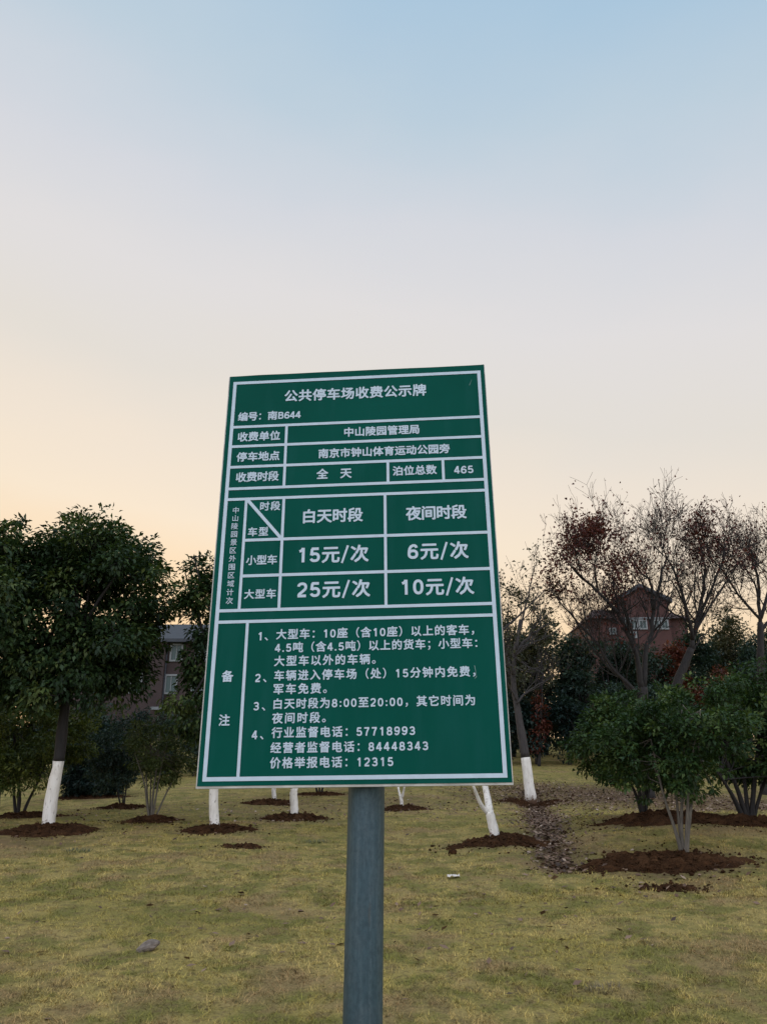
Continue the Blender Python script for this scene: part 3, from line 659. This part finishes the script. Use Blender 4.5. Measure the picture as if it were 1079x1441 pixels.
for px, top, hw, Yw, lm, label in [
    (712, 968, 26, 33, 'conifer', 'low blue green shrub at the foot of the tall grey trunk'),
    (755, 985, 32, 33, 'conifer', 'low dark shrub edging the far lawn between trunk and bushes'),
    (757, 965, 14, 32.4, 'redbrown', 'small patch of red leaved shrub right of the tall grey trunk'),
    (800, 980, 34, 33, 'conifer', 'dark shrub edging the far lawn beside the rounded bush'),
    (1010, 935, 26, 31, 'redbrown', 'rust coloured shrub above the wide dark bush at right'),
    (870, 960, 36, 32, 'wood', 'dark green shrub behind the rounded bush'), (930, 955, 36, 32, 'wood', 'dark green shrub between the two maroon trees')]:
    i += 1; bgtree(px, top, 1066, hw, Yw, lm, i, label, 'background_shrub', 1700 if hw > 20 else 500, .13, 'shrub', 'low shrubs along the far edge of the lawn')
for px, top, hw, Yw, lm, label in [
    (-70, 930, 50, 40, 'wood', 'dark tree beyond the left edge of the photo'), (10, 960, 45, 38, 'wood', 'dark background tree low behind the left side of the large tree'),
    (75, 985, 40, 36, 'wood', 'dark background tree behind the trunk of the large tree'), (140, 975, 38, 38, 'wood', 'dark background tree left of the brick block, under the large crown')]:
    i += 1; bgtree(px, top, 1105, hw, Yw, lm, i, label, nl=1900)
for px, top, hw, Yw, lm, label in [
    (195, 988, 30, 32, 'conifer', 'blue green shrub below the brick block'), (238, 1000, 28, 31, 'wood', 'dark shrub in front of the brick block, right'),
    (100, 1010, 34, 29, 'yellowgreen', 'yellowish shrub just right of the large dark trunk'), (280, 1010, 34, 30, 'wood', 'dark shrub against the lower left corner of the sign'),
    (40, 1030, 40, 30, 'conifer', 'dark low shrub deep behind the yellowish shrub at left'), (165, 1020, 30, 29, 'conifer', 'dark low shrub left of the vase shaped shrub')]:
    i += 1; bgtree(px, top, 1107, hw, Yw, lm, i, label, 'background_shrub', 1500, .12, 'shrub', 'low shrubs along the far edge of the lawn')
for px, top, hw, Yw, lm in [(340, 900, 45, 36, 'wood'), (410, 880, 50, 37, 'wood'), (480, 860, 50, 38, 'wood'), (555, 880, 50, 37, 'wood'), (625, 870, 50, 36, 'wood'), (680, 890, 36, 36, 'woodolive')]:
    i += 1; bgtree(px, top, 1090, hw, Yw, lm, i, 'dark background tree hidden behind the sign', nl=1500, group='dark trees hidden behind the sign')
for px, top, hw, Yw, lm, label in [(715, 805, 30, 33, 'woodolive', 'sparse olive tree with thin leaves just right of the sign against the sky'), (755, 822, 26, 34, 'woodolive', 'sparse tree with brownish leaves between the sign and the maroon tree')]:
    i += 1; bgtree(px, top, 1062, hw, Yw, lm, i, label, nl=1500, ln=.13, low=.8, group='sparse trees against the sky')

# ------------------------------------------------------------------ brick buildings
def brickmat(name, a, b, mo, scale):
    m, nt, p, o = mat(name); bt = N(nt, 'ShaderNodeTexBrick'); t = N(nt, 'ShaderNodeTexCoord'); mp = N(nt, 'ShaderNodeMapping')
    mp.inputs['Rotation'].default_value = (math.pi / 2, 0, 0); L(nt, t.outputs['Object'], mp.inputs[0]); L(nt, mp.outputs[0], bt.inputs['Vector'])
    bt.inputs['Color1'].default_value = (*a, 1); bt.inputs['Color2'].default_value = (*b, 1); bt.inputs['Mortar'].default_value = (*mo, 1); bt.inputs['Scale'].default_value = scale
    f = noise(nt, .7, 5); L(nt, mixc(nt, .5, bt.outputs[0], ramp(nt, f, [(.3, (.6, .6, .6)), (.7, (1.2, 1.2, 1.2))]), 'MULTIPLY'), p.inputs['Base Color'])
    p.inputs['Roughness'].default_value = .9; return m
BR1 = brickmat('dark_brick', (.034, .021, .020), (.044, .026, .023), (.036, .030, .029), 4)
BR2 = brickmat('red_brick', (.056, .021, .018), (.070, .027, .022), (.052, .032, .028), 4)
SLATE = simple('slate_roof', (.022, .028, .036), .6, 0, .25, 3, .02)
TRIM = simple('white_trim', (.17, .185, .185), .6, 0, .1, 4)
GREYT = simple('grey_trim', (.13, .145, .15), .6, 0, .1, 4)
m_, nt_, p_, o_ = mat('window_glass'); p_.inputs['Base Color'].default_value = (.06, .09, .085, 1); p_.inputs['Roughness'].default_value = .12; p_.inputs['Specular IOR Level'].default_value = .18; GLASS = m_
def window(root, x0, x1, z0, z1_, y=0., bars=1, mid=False):
    fr = .13; mb = MB(); d = (y - .12, y + .05)
    mb.box((x0, d[0], z0), (x0 + fr, d[1], z1_)); mb.box((x1 - fr, d[0], z0), (x1, d[1], z1_)); mb.box((x0 + fr, d[0], z1_ - fr), (x1 - fr, d[1], z1_)); mb.box((x0 + fr, d[0], z0), (x1 - fr, d[1], z0 + fr))
    fo = mb.build('window', TRIM, root, local=True)
    g = MB(); g.box((x0 + fr, y - .03, z0 + fr), (x1 - fr, y + .04, z1_ - fr)); g.build('pane', GLASS, fo, local=True)
    b = MB(); n = bars
    for k in range(n):
        xx = x0 + fr + (x1 - x0 - 2 * fr) * (k + 1) / (n + 1); b.box((xx - .03, y - .08, z0 + fr), (xx + .03, y - .03, z1_ - fr))
    b.build('glazing_bar', TRIM, fo, local=True)
# left block, 60 m away
o1 = at(252, 1000, 60); zb1 = 3.6; s1 = pxm(240, 930, 60)
def lx(px): return (px - 252) * s1
def lz(py, Yw=60, px=240): return at(px, py, Yw)[2] - zb1
bl = thing('brick_block', (o1[0], 60, zb1), 'dark brick block with slate roof and white framed windows, left of the sign', 'building')
mb = MB(); mb.box((lx(90), 0, -1), (lx(345), 9, lz(905))); mb.box((lx(178), -.45, -1), (lx(228), 0, lz(905))); mb.build('wall', BR1, bl, local=True)
mb = MB(); x0, x1, ze, zr = lx(86), lx(349), lz(905), lz(884)
mb.add([(x0, -.7, ze), (x1, -.7, ze), (x1, 9.6, ze), (x0, 9.6, ze), (x0 + 1.2, 3.2, zr + .9), (x1 - 1.2, 3.2, zr + .9), (x0, -.7, ze + .25), (x1, -.7, ze + .25), (x1, 9.6, ze + .25), (x0, 9.6, ze + .25)],
       [(3, 2, 1, 0), (0, 1, 7, 6), (1, 2, 8, 7), (2, 3, 9, 8), (3, 0, 6, 9), (6, 7, 5, 4), (8, 9, 4, 5), (7, 8, 5), (9, 6, 4)]); mb.build('roof', SLATE, bl, local=True)
for xa, xb, ya, yb in ((233, 251, 906, 931), (229, 247, 949, 977), (268, 286, 906, 931), (266, 284, 949, 977)): window(bl, lx(xa), lx(xb), lz(yb), lz(ya))
for xa, xb, ya, yb in ((183, 200, 945, 977), (183, 200, 908, 933), (130, 150, 908, 933)): window(bl, lx(xa), lx(xb), lz(yb), lz(ya), -.45 if xa > 170 else 0)
mb = MB(); mb.tube([(lx(228.8), -.12, -1), (lx(228.8), -.12, lz(906))], [.07, .07], 8); mb.build('downpipe', SLATE, bl, local=True)
mb = MB(); mb.box((lx(221), -1.6, lz(1001)), (lx(238), -.002 - .45, lz(997))); mb.build('porch_roof', GREYT, bl, local=True)
# right gabled house, 70 m away
zb2 = 5.0; o2 = at(905, 900, 70); s2 = pxm(905, 870, 70)
def rx(px): return (px - 905) * s2
def rz_(py): return at(905, py, 70)[2] - zb2
gh = thing('gabled_house', (o2[0], 70, zb2), 'red brick gabled house with a strip of white windows seen behind the maroon trees', 'building')
mb = MB(); mb.box((rx(836), .9, -1), (rx(974), 9, rz_(868))); mb.box((rx(873), 0, -1), (rx(945), .9, rz_(869)))
a, b, c = rx(873), rx(945), rx(906); zt, z0 = rz_(829), rz_(869); ze = rz_(847)
mb.add([(a, 0, z0), (b, 0, z0), (b, 0, ze), (c, 0, zt), (a, 0, ze), (a, .9, z0), (b, .9, z0), (b, .9, ze), (c, .9, zt), (a, .9, ze)], [(0, 1, 2, 3, 4), (9, 8, 7, 6, 5), (0, 5, 6, 1), (1, 6, 7, 2), (4, 9, 5, 0)])
mb.build('wall', BR2, gh, local=True)
mb = MB(); x0, x1 = rx(833), rx(977); zz0, zz1 = rz_(868.5), rz_(846)
mb.add([(x0, .4, zz0), (x1, .4, zz0), (x1, 9.5, zz0), (x0, 9.5, zz0), (x0 + 1.4, 4, zz1), (x1 - 1.4, 4, zz1)], [(0, 1, 5, 4), (1, 2, 5), (2, 3, 4, 5), (3, 0, 4), (3, 2, 1, 0)])
mb.build('roof', simple('brown_tile_roof', (.05, .022, .019), .8, 0, .25, 3), gh, local=True)
mb = MB(); t = .38
for (xa, za, xb, zb_) in ((a - .35, ze - .1, c, zt + .12), (c, zt + .12, b + .35, ze - .1)):
    mb.add([(xa, -.3, za), (xb, -.3, zb_), (xb, -.3, zb_ + t), (xa, -.3, za + t), (xa, 5, za), (xb, 5, zb_), (xb, 5, zb_ + t), (xa, 5, za + t)], [(0, 1, 2, 3), (7, 6, 5, 4), (3, 2, 6, 7), (0, 4, 5, 1), (0, 3, 7, 4), (1, 5, 6, 2)])
mb.build('gable_roof', SLATE, gh, local=True)
mb = MB(); mb.box((a, -.12, rz_(871)), (b, -.003, rz_(869))); mb.build('cornice', GREYT, gh, local=True)
for xa, xb in ((876, 887), (888, 899), (900, 912), (920, 930), (931, 942)): window(gh, rx(xa), rx(xb), rz_(886), rz_(872), 0, 1)
for xa, xb, ya, yb in ((862, 872, 881, 891), (886, 896, 889, 898), (868, 878, 905, 922)): window(gh, rx(xa), rx(xb), rz_(yb), rz_(ya), .9 if xa < 865 or xa > 945 else 0, 1)

# ------------------------------------------------------------------ the sign
O = np.array([-0.56833644, 2.54990801, 1.53192747]); U = np.array([0.99726508, -0.07282325, 0.01261485]); Vv = np.array([-0.00795462, 0.06393257, 0.99792252]); NN = np.array([-0.07347846, -0.99529363, 0.06317844])
SW, SH = 0.95, 1.4631
def sp(u, v, n=0.0): return O + U * u + Vv * v + NN * n
def sbox(mb, u0, v0, u1, v1, n0, n1):
    P = [sp(u, v, n) for n in (n0, n1) for u, v in ((u0, v0), (u1, v0), (u1, v1), (u0, v1))]
    mb.add(P, [(3, 2, 1, 0), (4, 5, 6, 7), (0, 1, 5, 4), (1, 2, 6, 5), (2, 3, 7, 6), (3, 0, 4, 7)])
def filmmat():
    m, nt, p, o = mat('green_reflective_film')
    f = noise(nt, 3.0, 4); g = noise(nt, 240, 2); s = noise(nt, 1, 4, scaled(nt, (14, 14, 2.2)))
    c = ramp(nt, f, [(.3, (.0005, .062, .044)), (.7, (.001, .073, .053))]); c = mixc(nt, ramp(nt, s, [(.50, (0, 0, 0)), (.75, (.6, .6, .6))]), c, (.008, .080, .066))
    p.inputs['Specular IOR Level'].default_value = .04; L(nt, c, p.inputs['Base Color']); L(nt, ramp(nt, s, [(.3, (.30, .30, .30)), (.75, (.45, .45, .45))]), p.inputs['Roughness'])
    h = M(nt, 'ADD', f, M(nt, 'MULTIPLY', g, .02)); bump(nt, p, h, .12, .02); return m
FILM = filmmat()
WHITE = simple('white_film', (.45, .545, .61), .4, 0, .06, 30)
ALU = simple('weathered_aluminium', (.42, .41, .37), .5, .35, .25, 18)
def polemat():
    m, nt, p, o = mat('galvanised_steel')
    s = noise(nt, 1, 6, scaled(nt, (60, 60, 1.6))); f = noise(nt, 14, 6); k = noise(nt, 1, 3, scaled(nt, (30, 30, 5)))
    c = ramp(nt, s, [(.25, (.032, .066, .082)), (.5, (.046, .086, .104)), (.75, (.080, .122, .138))])
    c = mixc(nt, ramp(nt, f, [(.45, (0, 0, 0)), (.75, (.5, .5, .5))]), c, (.085, .108, .112))
    c = mixc(nt, ramp(nt, noise(nt, 1, 6, scaled(nt, (75, 75, 45)), .75), [(.42, (0, 0, 0)), (.66, (.75, .75, .75))]), c, (.022, .046, .058))
    c = mixc(nt, ramp(nt, k, [(.68, (0, 0, 0)), (.76, (.5, .5, .5))]), c, (.07, .058, .045))
    L(nt, c, p.inputs['Base Color']); p.inputs['Metallic'].default_value = .35
    L(nt, ramp(nt, f, [(.3, (.42, .42, .42)), (.7, (.66, .66, .66))]), p.inputs['Roughness']); bump(nt, p, s, .15, .003); return m
POLE = polemat()
Ys = sp(.49, 0)[1]
P1 = at(515.6, 1106, Ys + .10); P2 = at(510.2, 1441, Ys + .10 - .024); dr = (P2 - P1) / (P2[2] - P1[2])
gzp = z1(P2[0], P2[1]); P0 = P1 + dr * (gzp - P1[2]); PT = P1 + dr * (2.85 - P1[2])
PT[1] = sp(.49, (PT[2] - O[2]) / Vv[2])[1] + .10
sign = thing('parking_fee_sign', P0, 'tall green parking fee notice board with white lettering on a grey steel post', 'sign')
rad = .5 * pxm(515, 1106, Ys + .10, 51)
mb = MB(); Pl = np.array([P0 - dr * .2] + [P0 + (P1 - P0) * t for t in (.05, .3, .6, 1)] + [P1 + (PT - P1) * t for t in (.3, .7, 1)]); mb.tube(Pl, [rad] * len(Pl), 40); mb.build('post', POLE, sign, True)
mb = MB(); mb.tube([P0 - (0, 0, .05), P0 + (0, 0, .012)], [rad * 2.1, rad * 2.1], 32); mb.build('base_plate', POLE, sign)
mb = MB(); u0, u1, v0, v1 = -.020, .967, -.021, 1.490
sbox(mb, u0, v0, u1, v1, -.006, -.0015)
for (a, b, c, d) in ((u0, v0, u0 + .022, v1), (u1 - .022, v0, u1, v1), (u0 + .022, v0, u1 - .022, v0 + .022), (u0 + .022, v1 - .022, u1 - .022, v1)): sbox(mb, a, b, c, d, -.030, -.006)
panel = mb.build('panel', ALU, sign)
mb = MB()
for v in (.22, .75, 1.25): sbox(mb, .02, v, .93, v + .045, -.036, -.0305)
mb.build('rear_channel', ALU, panel)
# film: fine grid so the loose edges can lift
nu, nv = 90, 130; uu = np.linspace(u0 + .004, u1 - .003, nu); vv_ = np.linspace(v0 + .007, v1 - .001, nv); A, B = np.meshgrid(uu, vv_)
lift = .00045 * (1 + vnoise(A * 7, B * 7, 2)) * .4
lift += .006 * np.clip((.012 - (B - v0)) / .012, 0, 1) * (np.exp(-((A - .80) / .10) ** 2) + .7 * np.exp(-((A - .05) / .05) ** 2))
lift += .004 * np.clip((B - v1 + .014) / .014, 0, 1) * (.5 + .5 * vnoise(A * 9, A * 0, 8))
lift += .006 * np.clip((A - u1 + .014) / .014, 0, 1) * np.exp(-((B - 1.38) / .09) ** 2)
FV = np.array([sp(a, b, n) for a, b, n in zip(A.ravel(), B.ravel(), lift.ravel())])
ii = (np.arange(nv - 1)[:, None] * nu + np.arange(nu - 1)[None]).ravel()
face = mesh_np('sign_face', FV, np.c_[ii, ii + 1, ii + nu + 1, ii + nu], FILM, sign, smooth=True)
# white ruled lines: one mesh, butted end to end
mb = MB(); n0, n1 = .0014, .0020; T = .0128; hT = .0105
def rect(a, b, c, d): sbox(mb, a, b, c, d, n0, n1)
rect(0, 0, T, SH); rect(SW - T, 0, SW, SH); rect(T, 0, SW - T, T); rect(T, SH - .012, SW - T, SH)
HL = {'H1': 1.2635, 'H2': 1.181, 'H3': 1.0955, 'H4': 1.0078, 'H5': .9654, 'H8': .5506, 'H9': .511}
for v in HL.values(): rect(T, v - hT / 2, SW - T, v + hT / 2)
def vl(u, lo, hi, t=.0098): rect(u - t / 2, lo, u + t / 2, hi)
e = hT / 2
for lo, hi in (('H2', 'H1'), ('H3', 'H2'), ('H4', 'H3')): vl(.216, HL[lo] + e, HL[hi] - e)
vl(.5945, HL['H4'] + e, HL['H3'] - e); vl(.7938, HL['H4'] + e, HL['H3'] - e)
V4, V5, V6 = .081, .2182, .583; H6, H7 = .8058, .6733; g_ = .0049
vl(V4, HL['H8'] + e, HL['H5'] - e); vl(V5, HL['H8'] + e, HL['H5'] - e); vl(V6, HL['H8'] + e, HL['H5'] - e)
for h in (H6, H7):
    rect(V4 + g_, h - e, V5 - g_, h + e); rect(V5 + g_, h - e, V6 - g_, h + e); rect(V6 + g_, h - e, SW - T, h + e)
vl(.113, T, HL['H9'] - e)
q = .0062   # diagonal of the header cell
mb.add([sp(a, b, n) for n in (n0, n1) for a, b in ((V4 + g_, HL['H5'] - e), (V4 + g_ + .0085, HL['H5'] - e), (V5 - g_, H6 + e + .008), (V5 - g_, H6 + e), (V5 - g_ - .008, H6 + e), (V4 + g_, HL['H5'] - e - .008))],
       [(0, 1, 2, 3, 4, 5)[::-1], (6, 7, 8, 9, 10, 11)] + [(k, (k + 1) % 6, (k + 1) % 6 + 6, k + 6) for k in range(6)])
mb.build('ruled_lines', WHITE, face)
TEXT = [("公共停车场收费公示牌", .2037, .7414, 1.3893, .0489), ("编号：南B644", .0289, .2673, 1.3072, .0361), ("收费单位", .0333, .1921, 1.2206, .0374), ("停车地点", .0346, .1937, 1.1363, .0372),
 ("收费时段", .0378, .1943, 1.0533, .0375), ("中山陵园管理局", .4346, .7114, 1.2221, .0371), ("南京市钟山体育运动公园旁", .3402, .8194, 1.1369, .0368), ("全　天", .3352, .4618, 1.0537, .0395),
 ("泊位总数", .6127, .7698, 1.0542, .0364), ("465", .8336, .9010, 1.0493, .0306), ("时段", .1339, .2056, .9342, .0340), ("车型", .0954, .1666, .8368, .0331), ("小型车", .0953, .2031, .7301, .0342),
 ("大型车", .0963, .2049, .6068, .0330), ("白天时段", .2919, .5024, .8885, .0511), ("夜间时段", .6573, .8675, .8860, .0507), ("15元/次", .2786, .5226, .7425, .0600), ("6元/次", .6605, .8667, .7430, .0598),
 ("25元/次", .2789, .5279, .6165, .0590), ("10元/次", .6354, .8791, .6150, .0590), ("备", .0387, .0755, .3277, .0358), ("注", .0389, .0749, .1865, .0347),
 ("1、", .1527, .1857, .4600, .0340), ("大型车：10座（含10座）以上的客车，", .2142, .8722, .4637, .0337), ("4.5吨（含4.5吨）以上的货车；小型车：", .2119, .8804, .4190, .0332), ("大型车以外的车辆。", .2117, .5467, .3740, .0334),
 ("2、", .1505, .1878, .3210, .0331), ("车辆进入停车场（处）15分钟内免费，", .2139, .8692, .3264, .0330), ("军车免费。", .2139, .3875, .2823, .0332), ("3、", .1504, .1883, .2300, .0328),
 ("白天时段为8:00至20:00，其它时间为", .2161, .8629, .2350, .0325), ("夜间时段。", .2132, .3859, .1898, .0327), ("4、", .1502, .1873, .1400, .0326), ("行业监督电话：57718993", .2140, .6707, .1448, .0324),
 ("经营者监督电话：84448343", .2128, .7104, .0983, .0323), ("价格举报电话：12315", .2131, .6005, .0526, .0323)]
for k, ch in enumerate("中山陵园景区外围区域计次"): TEXT.append((ch, .0340, .0567, .9220 + (.5857 - .9220) * k / 11, .0238))
GLY = {}
def glyph(c):
    if c not in GLY:
        cu = bpy.data.curves.new('lettering', 'FONT'); cu.body = c; cu.size = 1; cu.resolution_u = 3
        o = bpy.data.objects.new('lettering', cu); COL.objects.link(o); bpy.context.view_layer.update()
        me = bpy.data.meshes.new_from_object(o.evaluated_get(bpy.context.evaluated_depsgraph_get()))
        bpy.data.objects.remove(o); bpy.data.curves.remove(cu)
        V = np.empty(len(me.vertices) * 3, np.float32); me.vertices.foreach_get('co', V); V = V.reshape(-1, 3)[:, :2]
        GLY[c] = (V, [tuple(p.vertices) for p in me.polygons]); bpy.data.meshes.remove(me)
    return GLY[c]
def arc(cx, cy, rx_, ry_, a0, a1, n=16, e=2.35):
    q = np.radians(np.linspace(a0, a1, n)); f = lambda t: np.sign(t) * np.abs(t) ** (2 / e)
    return [(cx + rx_ * f(math.cos(t)), cy + ry_ * f(math.sin(t))) for t in q]
SIX = [(.445, .535), (.42, .61), (.365, .65), (.285, .655), (.19, .605), (.125, .49), (.10, .36), (.095, .225)]
STROKES = {   # heavy grotesque figures drawn as strokes (em units), stroke width
 '0': [arc(.275, .36, .175, .295, 0, 360, 36)], '1': [[(.315, 0), (.315, .72)], [(.13, .545), (.21, .575), (.275, .64), (.29, .715)]],
 '2': [arc(.272, .49, .172, .165, 172, -38, 18) + [(.26, .24), (.14, .14), (.115, .06)], [(.065, .0625), (.465, .0625)]],
 '3': [arc(.265, .505, .162, .15, 165, -85, 16), arc(.265, .215, .182, .152, 85, -165, 18), [(.19, .362), (.30, .362)]],
 '4': [[(.345, .70), (.075, .22)], [(.03, .21), (.52, .21)], [(.365, 0), (.365, .72)]],
 '5': [[(.12, .655), (.455, .655)], [(.15, .655), (.115, .335)], arc(.272, .235, .182, .175, 145, -160, 20)],
 '6': [arc(.275, .225, .178, .165, 0, 360, 32), SIX], '7': [[(.055, .655), (.485, .655)], [(.44, .64), (.30, .36), (.225, 0)]],
 '8': [arc(.275, .52, .15, .138, 0, 360, 30), arc(.275, .213, .180, .152, 0, 360, 30)], '9': [arc(.275, .495, .178, .165, 0, 360, 32), [(.55 - a, .72 - b) for a, b in SIX]],
 'B': [[(.15, 0), (.15, .72)], [(.15, .657), (.34, .657)] + arc(.36, .53, .135, .127, 90, -90, 12) + [(.15, .395)], [(.15, .395), (.36, .395)] + arc(.38, .23, .15, .167, 90, -90, 12) + [(.15, .063)]],
 '.': [[(.15, 0), (.15, .13)]], ':': [[(.15, .03), (.15, .16)], [(.15, .38), (.15, .51)]], '/': [[(.06, -.09), (.34, .77)]]}
ADV = {'.': .30, ':': .30, '/': .42, 'B': .66, '　': 1.0}
def adv(c): return ADV.get(c, .56 if c in STROKES else 1.0)
def bear(c):
    if c in STROKES: return (.05, adv(c) - .05) if c not in '1' else (.10, .38)
    V = glyph(c)[0]; return V[:, 0].min(), V[:, 0].max()
for s, ua, ub, vc, h in TEXT:
    cjk = any(ord(c) > 0x2e80 for c in s); size = h / .92 if cjk else h / .74
    price = '/' in s; dk = 1.14 if price else (1.04 if cjk else 1.0)
    A = [adv(c) * (dk if c in STROKES else 1) for c in s]; n = len(s); b0 = bear(s[0])[0]; b1_ = bear(s[-1])[1]
    tail = A[-1] - b1_ * (dk if s[-1] in STROKES else 1)
    gap = ((ub - ua) / size - (sum(A) - b0 - tail)) / (n - 1) if n > 1 else 0
    x = -b0 if n > 1 else ((ub - ua) / size - (bear(s[0])[1] + b0)) / 2
    bold = size * (.029 if size > .038 else .025 if size > .028 else .011)
    mb = MB(); base_v = vc - size * (.37 if cjk else .36)
    for ci, c in enumerate(s):
        if c in STROKES:
            sw = (.098 if c == '/' else .132 if not (c in '.:') else .14) * .5; lift_ = 0
            for st in STROKES[c]:
                P = np.array(st, float); T_ = nrm(np.gradient(P, axis=0)); closed = np.allclose(P[0], P[-1], atol=1e-6)
                if closed: T_[0] = T_[-1] = nrm(T_[0] + T_[-1])
                Nn = np.c_[-T_[:, 1], T_[:, 0]] * sw; l = P + Nn; r_ = P - Nn; k = len(P); n_ = .0016 + lift_; lift_ += .00005
                pts = [sp(ua + (x + a * dk) * size, base_v + (b * dk - (.03 if cjk else 0)) * size, n_) for a, b in np.vstack([l, r_])]
                mb.add(pts, [(i, k + i, k + i + 1, i + 1) for i in range(k - 1)])
        elif c != '　':
            V, Fc = glyph(c); bb = bold if c not in '（）。，：；、' else bold * .6
            offs = [(0, 0)] + [(bb * math.cos(q), bb * math.sin(q)) for q in np.arange(8) * math.pi / 4]
            for k, (du, dv) in enumerate(offs):    # heavy strokes: the outline laid over itself, each layer a hair higher
                mb.add([sp(ua + (x + a) * size + du, base_v + b * size + dv, .0016 + k * .00006) for a, b in V], Fc)
        x += A[ci] + gap
    mb.build('lettering', WHITE, face)
# small scuffs
mb = MB()
for (ua, va, ub, vb, t) in ((.868, .345, .873, .31, .0012), (.873, .31, .866, .302, .0016), (.905, 1.40, .915, 1.425, .0012)):
    d = nrm([ub - ua, vb - va]); pn = np.array([-d[1], d[0]]) * t
    mb.add([sp(ua - pn[0], va - pn[1], .0012), sp(ub - pn[0] * .3, vb - pn[1] * .3, .0012), sp(ub + pn[0] * .3, vb + pn[1] * .3, .0012), sp(ua + pn[0], va + pn[1], .0012)], [(0, 1, 2, 3)])
mb.build('scratch', simple('scuffed_film', (.12, .22, .2), .6), face)

# ------------------------------------------------------------------ small things on the lawn
def rock(px, py, Yw, sx, sy, sz, seed, name, label, cat, m, rzz=0.):
    c = at(px, py, Yw); r = np.random.default_rng(seed); V = []; nr, na = 8, 14
    for i in range(nr + 1):
        t = math.pi * i / nr
        for k in range(na):
            q = 2 * math.pi * k / na; d = np.array([math.sin(t) * math.cos(q), math.sin(t) * math.sin(q), math.cos(t)])
            k_ = 1 + .28 * float(vnoise(d[0] * 1.6 + seed, d[1] * 1.6 + d[2] * 2, seed)[()]) ; V.append(d * k_ * np.array([sx, sy, sz]))
    V = np.array(V); cz, s_ = math.cos(rzz), math.sin(rzz); V = np.c_[V[:, 0] * cz - V[:, 1] * s_, V[:, 0] * s_ + V[:, 1] * cz, V[:, 2] + V[:, 0] * .35]
    Fc = [(i * na + k, i * na + (k + 1) % na, (i + 1) * na + (k + 1) % na, (i + 1) * na + k) for i in range(nr) for k in range(na)]
    V = V + np.array([c[0], c[1], z1(c[0], c[1]) + sz * .45]); b = (c[0], c[1], z1(c[0], c[1]))
    mb = MB(); mb.add(V - np.array(b), Fc); o = mb.build(name, m, None, False); o.location = b
    return tag(o, label, cat)
rock(207, 1351, 7.0, .10, .06, .045, 3, 'stone', 'flat grey stone lying in the foreground grass left of the post', 'stone', simple('grey_stone', (.15, .122, .098), .9, 0, .4, 25, .015))
rock(207 + 430, 1210, 12, .07, .06, .05, 6, 'soil_clod', 'lump of dark soil below the leaning whitewashed tree', 'clod', SOIL)
def paper(px, py, Yw, s, seed):
    c = at(px, py, Yw); r = np.random.default_rng(seed); n = 7; V = []
    for i in range(n):
        for j in range(n):
            x = (i / (n - 1) - .5) * s; y = (j / (n - 1) - .5) * s * .6; V.append((x, y, .012 + abs(r.normal(0, .016))))
    Fc = [(i * n + j, i * n + j + 1, (i + 1) * n + j + 1, (i + 1) * n + j) for i in range(n - 1) for j in range(n - 1)]
    mb = MB(); mb.add(V, Fc); o = mb.build('litter_scrap', simple('pale_paper', (.6, .56, .5), .8), None); o.location = (c[0], c[1], z1(c[0], c[1]))
    return tag(o, 'pale crumpled scrap lying on the lawn below the leaning whitewashed tree', 'litter')
paper(638, 1236, 10.2, .15, 4)
def tuft(px, py, Yw, rad_, hgt, n, seed, label, m, lm=False):
    c = at(px, py, Yw); b = np.array([c[0], c[1], z1(c[0], c[1])]); r = np.random.default_rng(seed); mb = MB()
    for _ in range(n):
        q = r.uniform(0, 6.28); rr = rad_ * math.sqrt(r.random()); p = np.array([rr * math.cos(q), rr * math.sin(q) * .6, 0]); p[2] = z1(b[0] + p[0], b[1] + p[1]) - b[2] - .01
        d = nrm(np.array([math.cos(q) * .6 + r.normal(0, .4), math.sin(q) * .6 + r.normal(0, .4), 1.0])) * hgt * r.uniform(.4, 1.2); s = np.array([d[1], -d[0], 0]); s = nrm(s) * .003
        m1 = p + d * .6; t = p + d + np.array([0, 0, -.2 * hgt]) + nrm(d) * .02
        mb.add([p - s, p + s, m1 + s * .7, m1 - s * .7, t], [(0, 1, 2, 3), (3, 2, 4)])
    o = mb.build('grass_tuft', m); o.location = b
    return tag(o, label, 'grass tuft')
DRY = simple('dry_stalk', (.13, .105, .065), .8, 0, .4, 30); GRN = simple('green_tuft', (.045, .07, .04), .7, 0, .3, 30)
tuft(850, 1402, 6.0, .13, .05, 120, 1, 'dry brown weed tuft in the foreground grass right of the post', DRY)
tuft(108, 1212, 12.2, .24, .06, 200, 2, 'dark green low tuft on the lawn in front of the large tree', GRN)
tuft(445, 1181, 13.6, .22, .06, 160, 5, 'olive green tuft on the lawn between the soil mounds and the post', GRN)
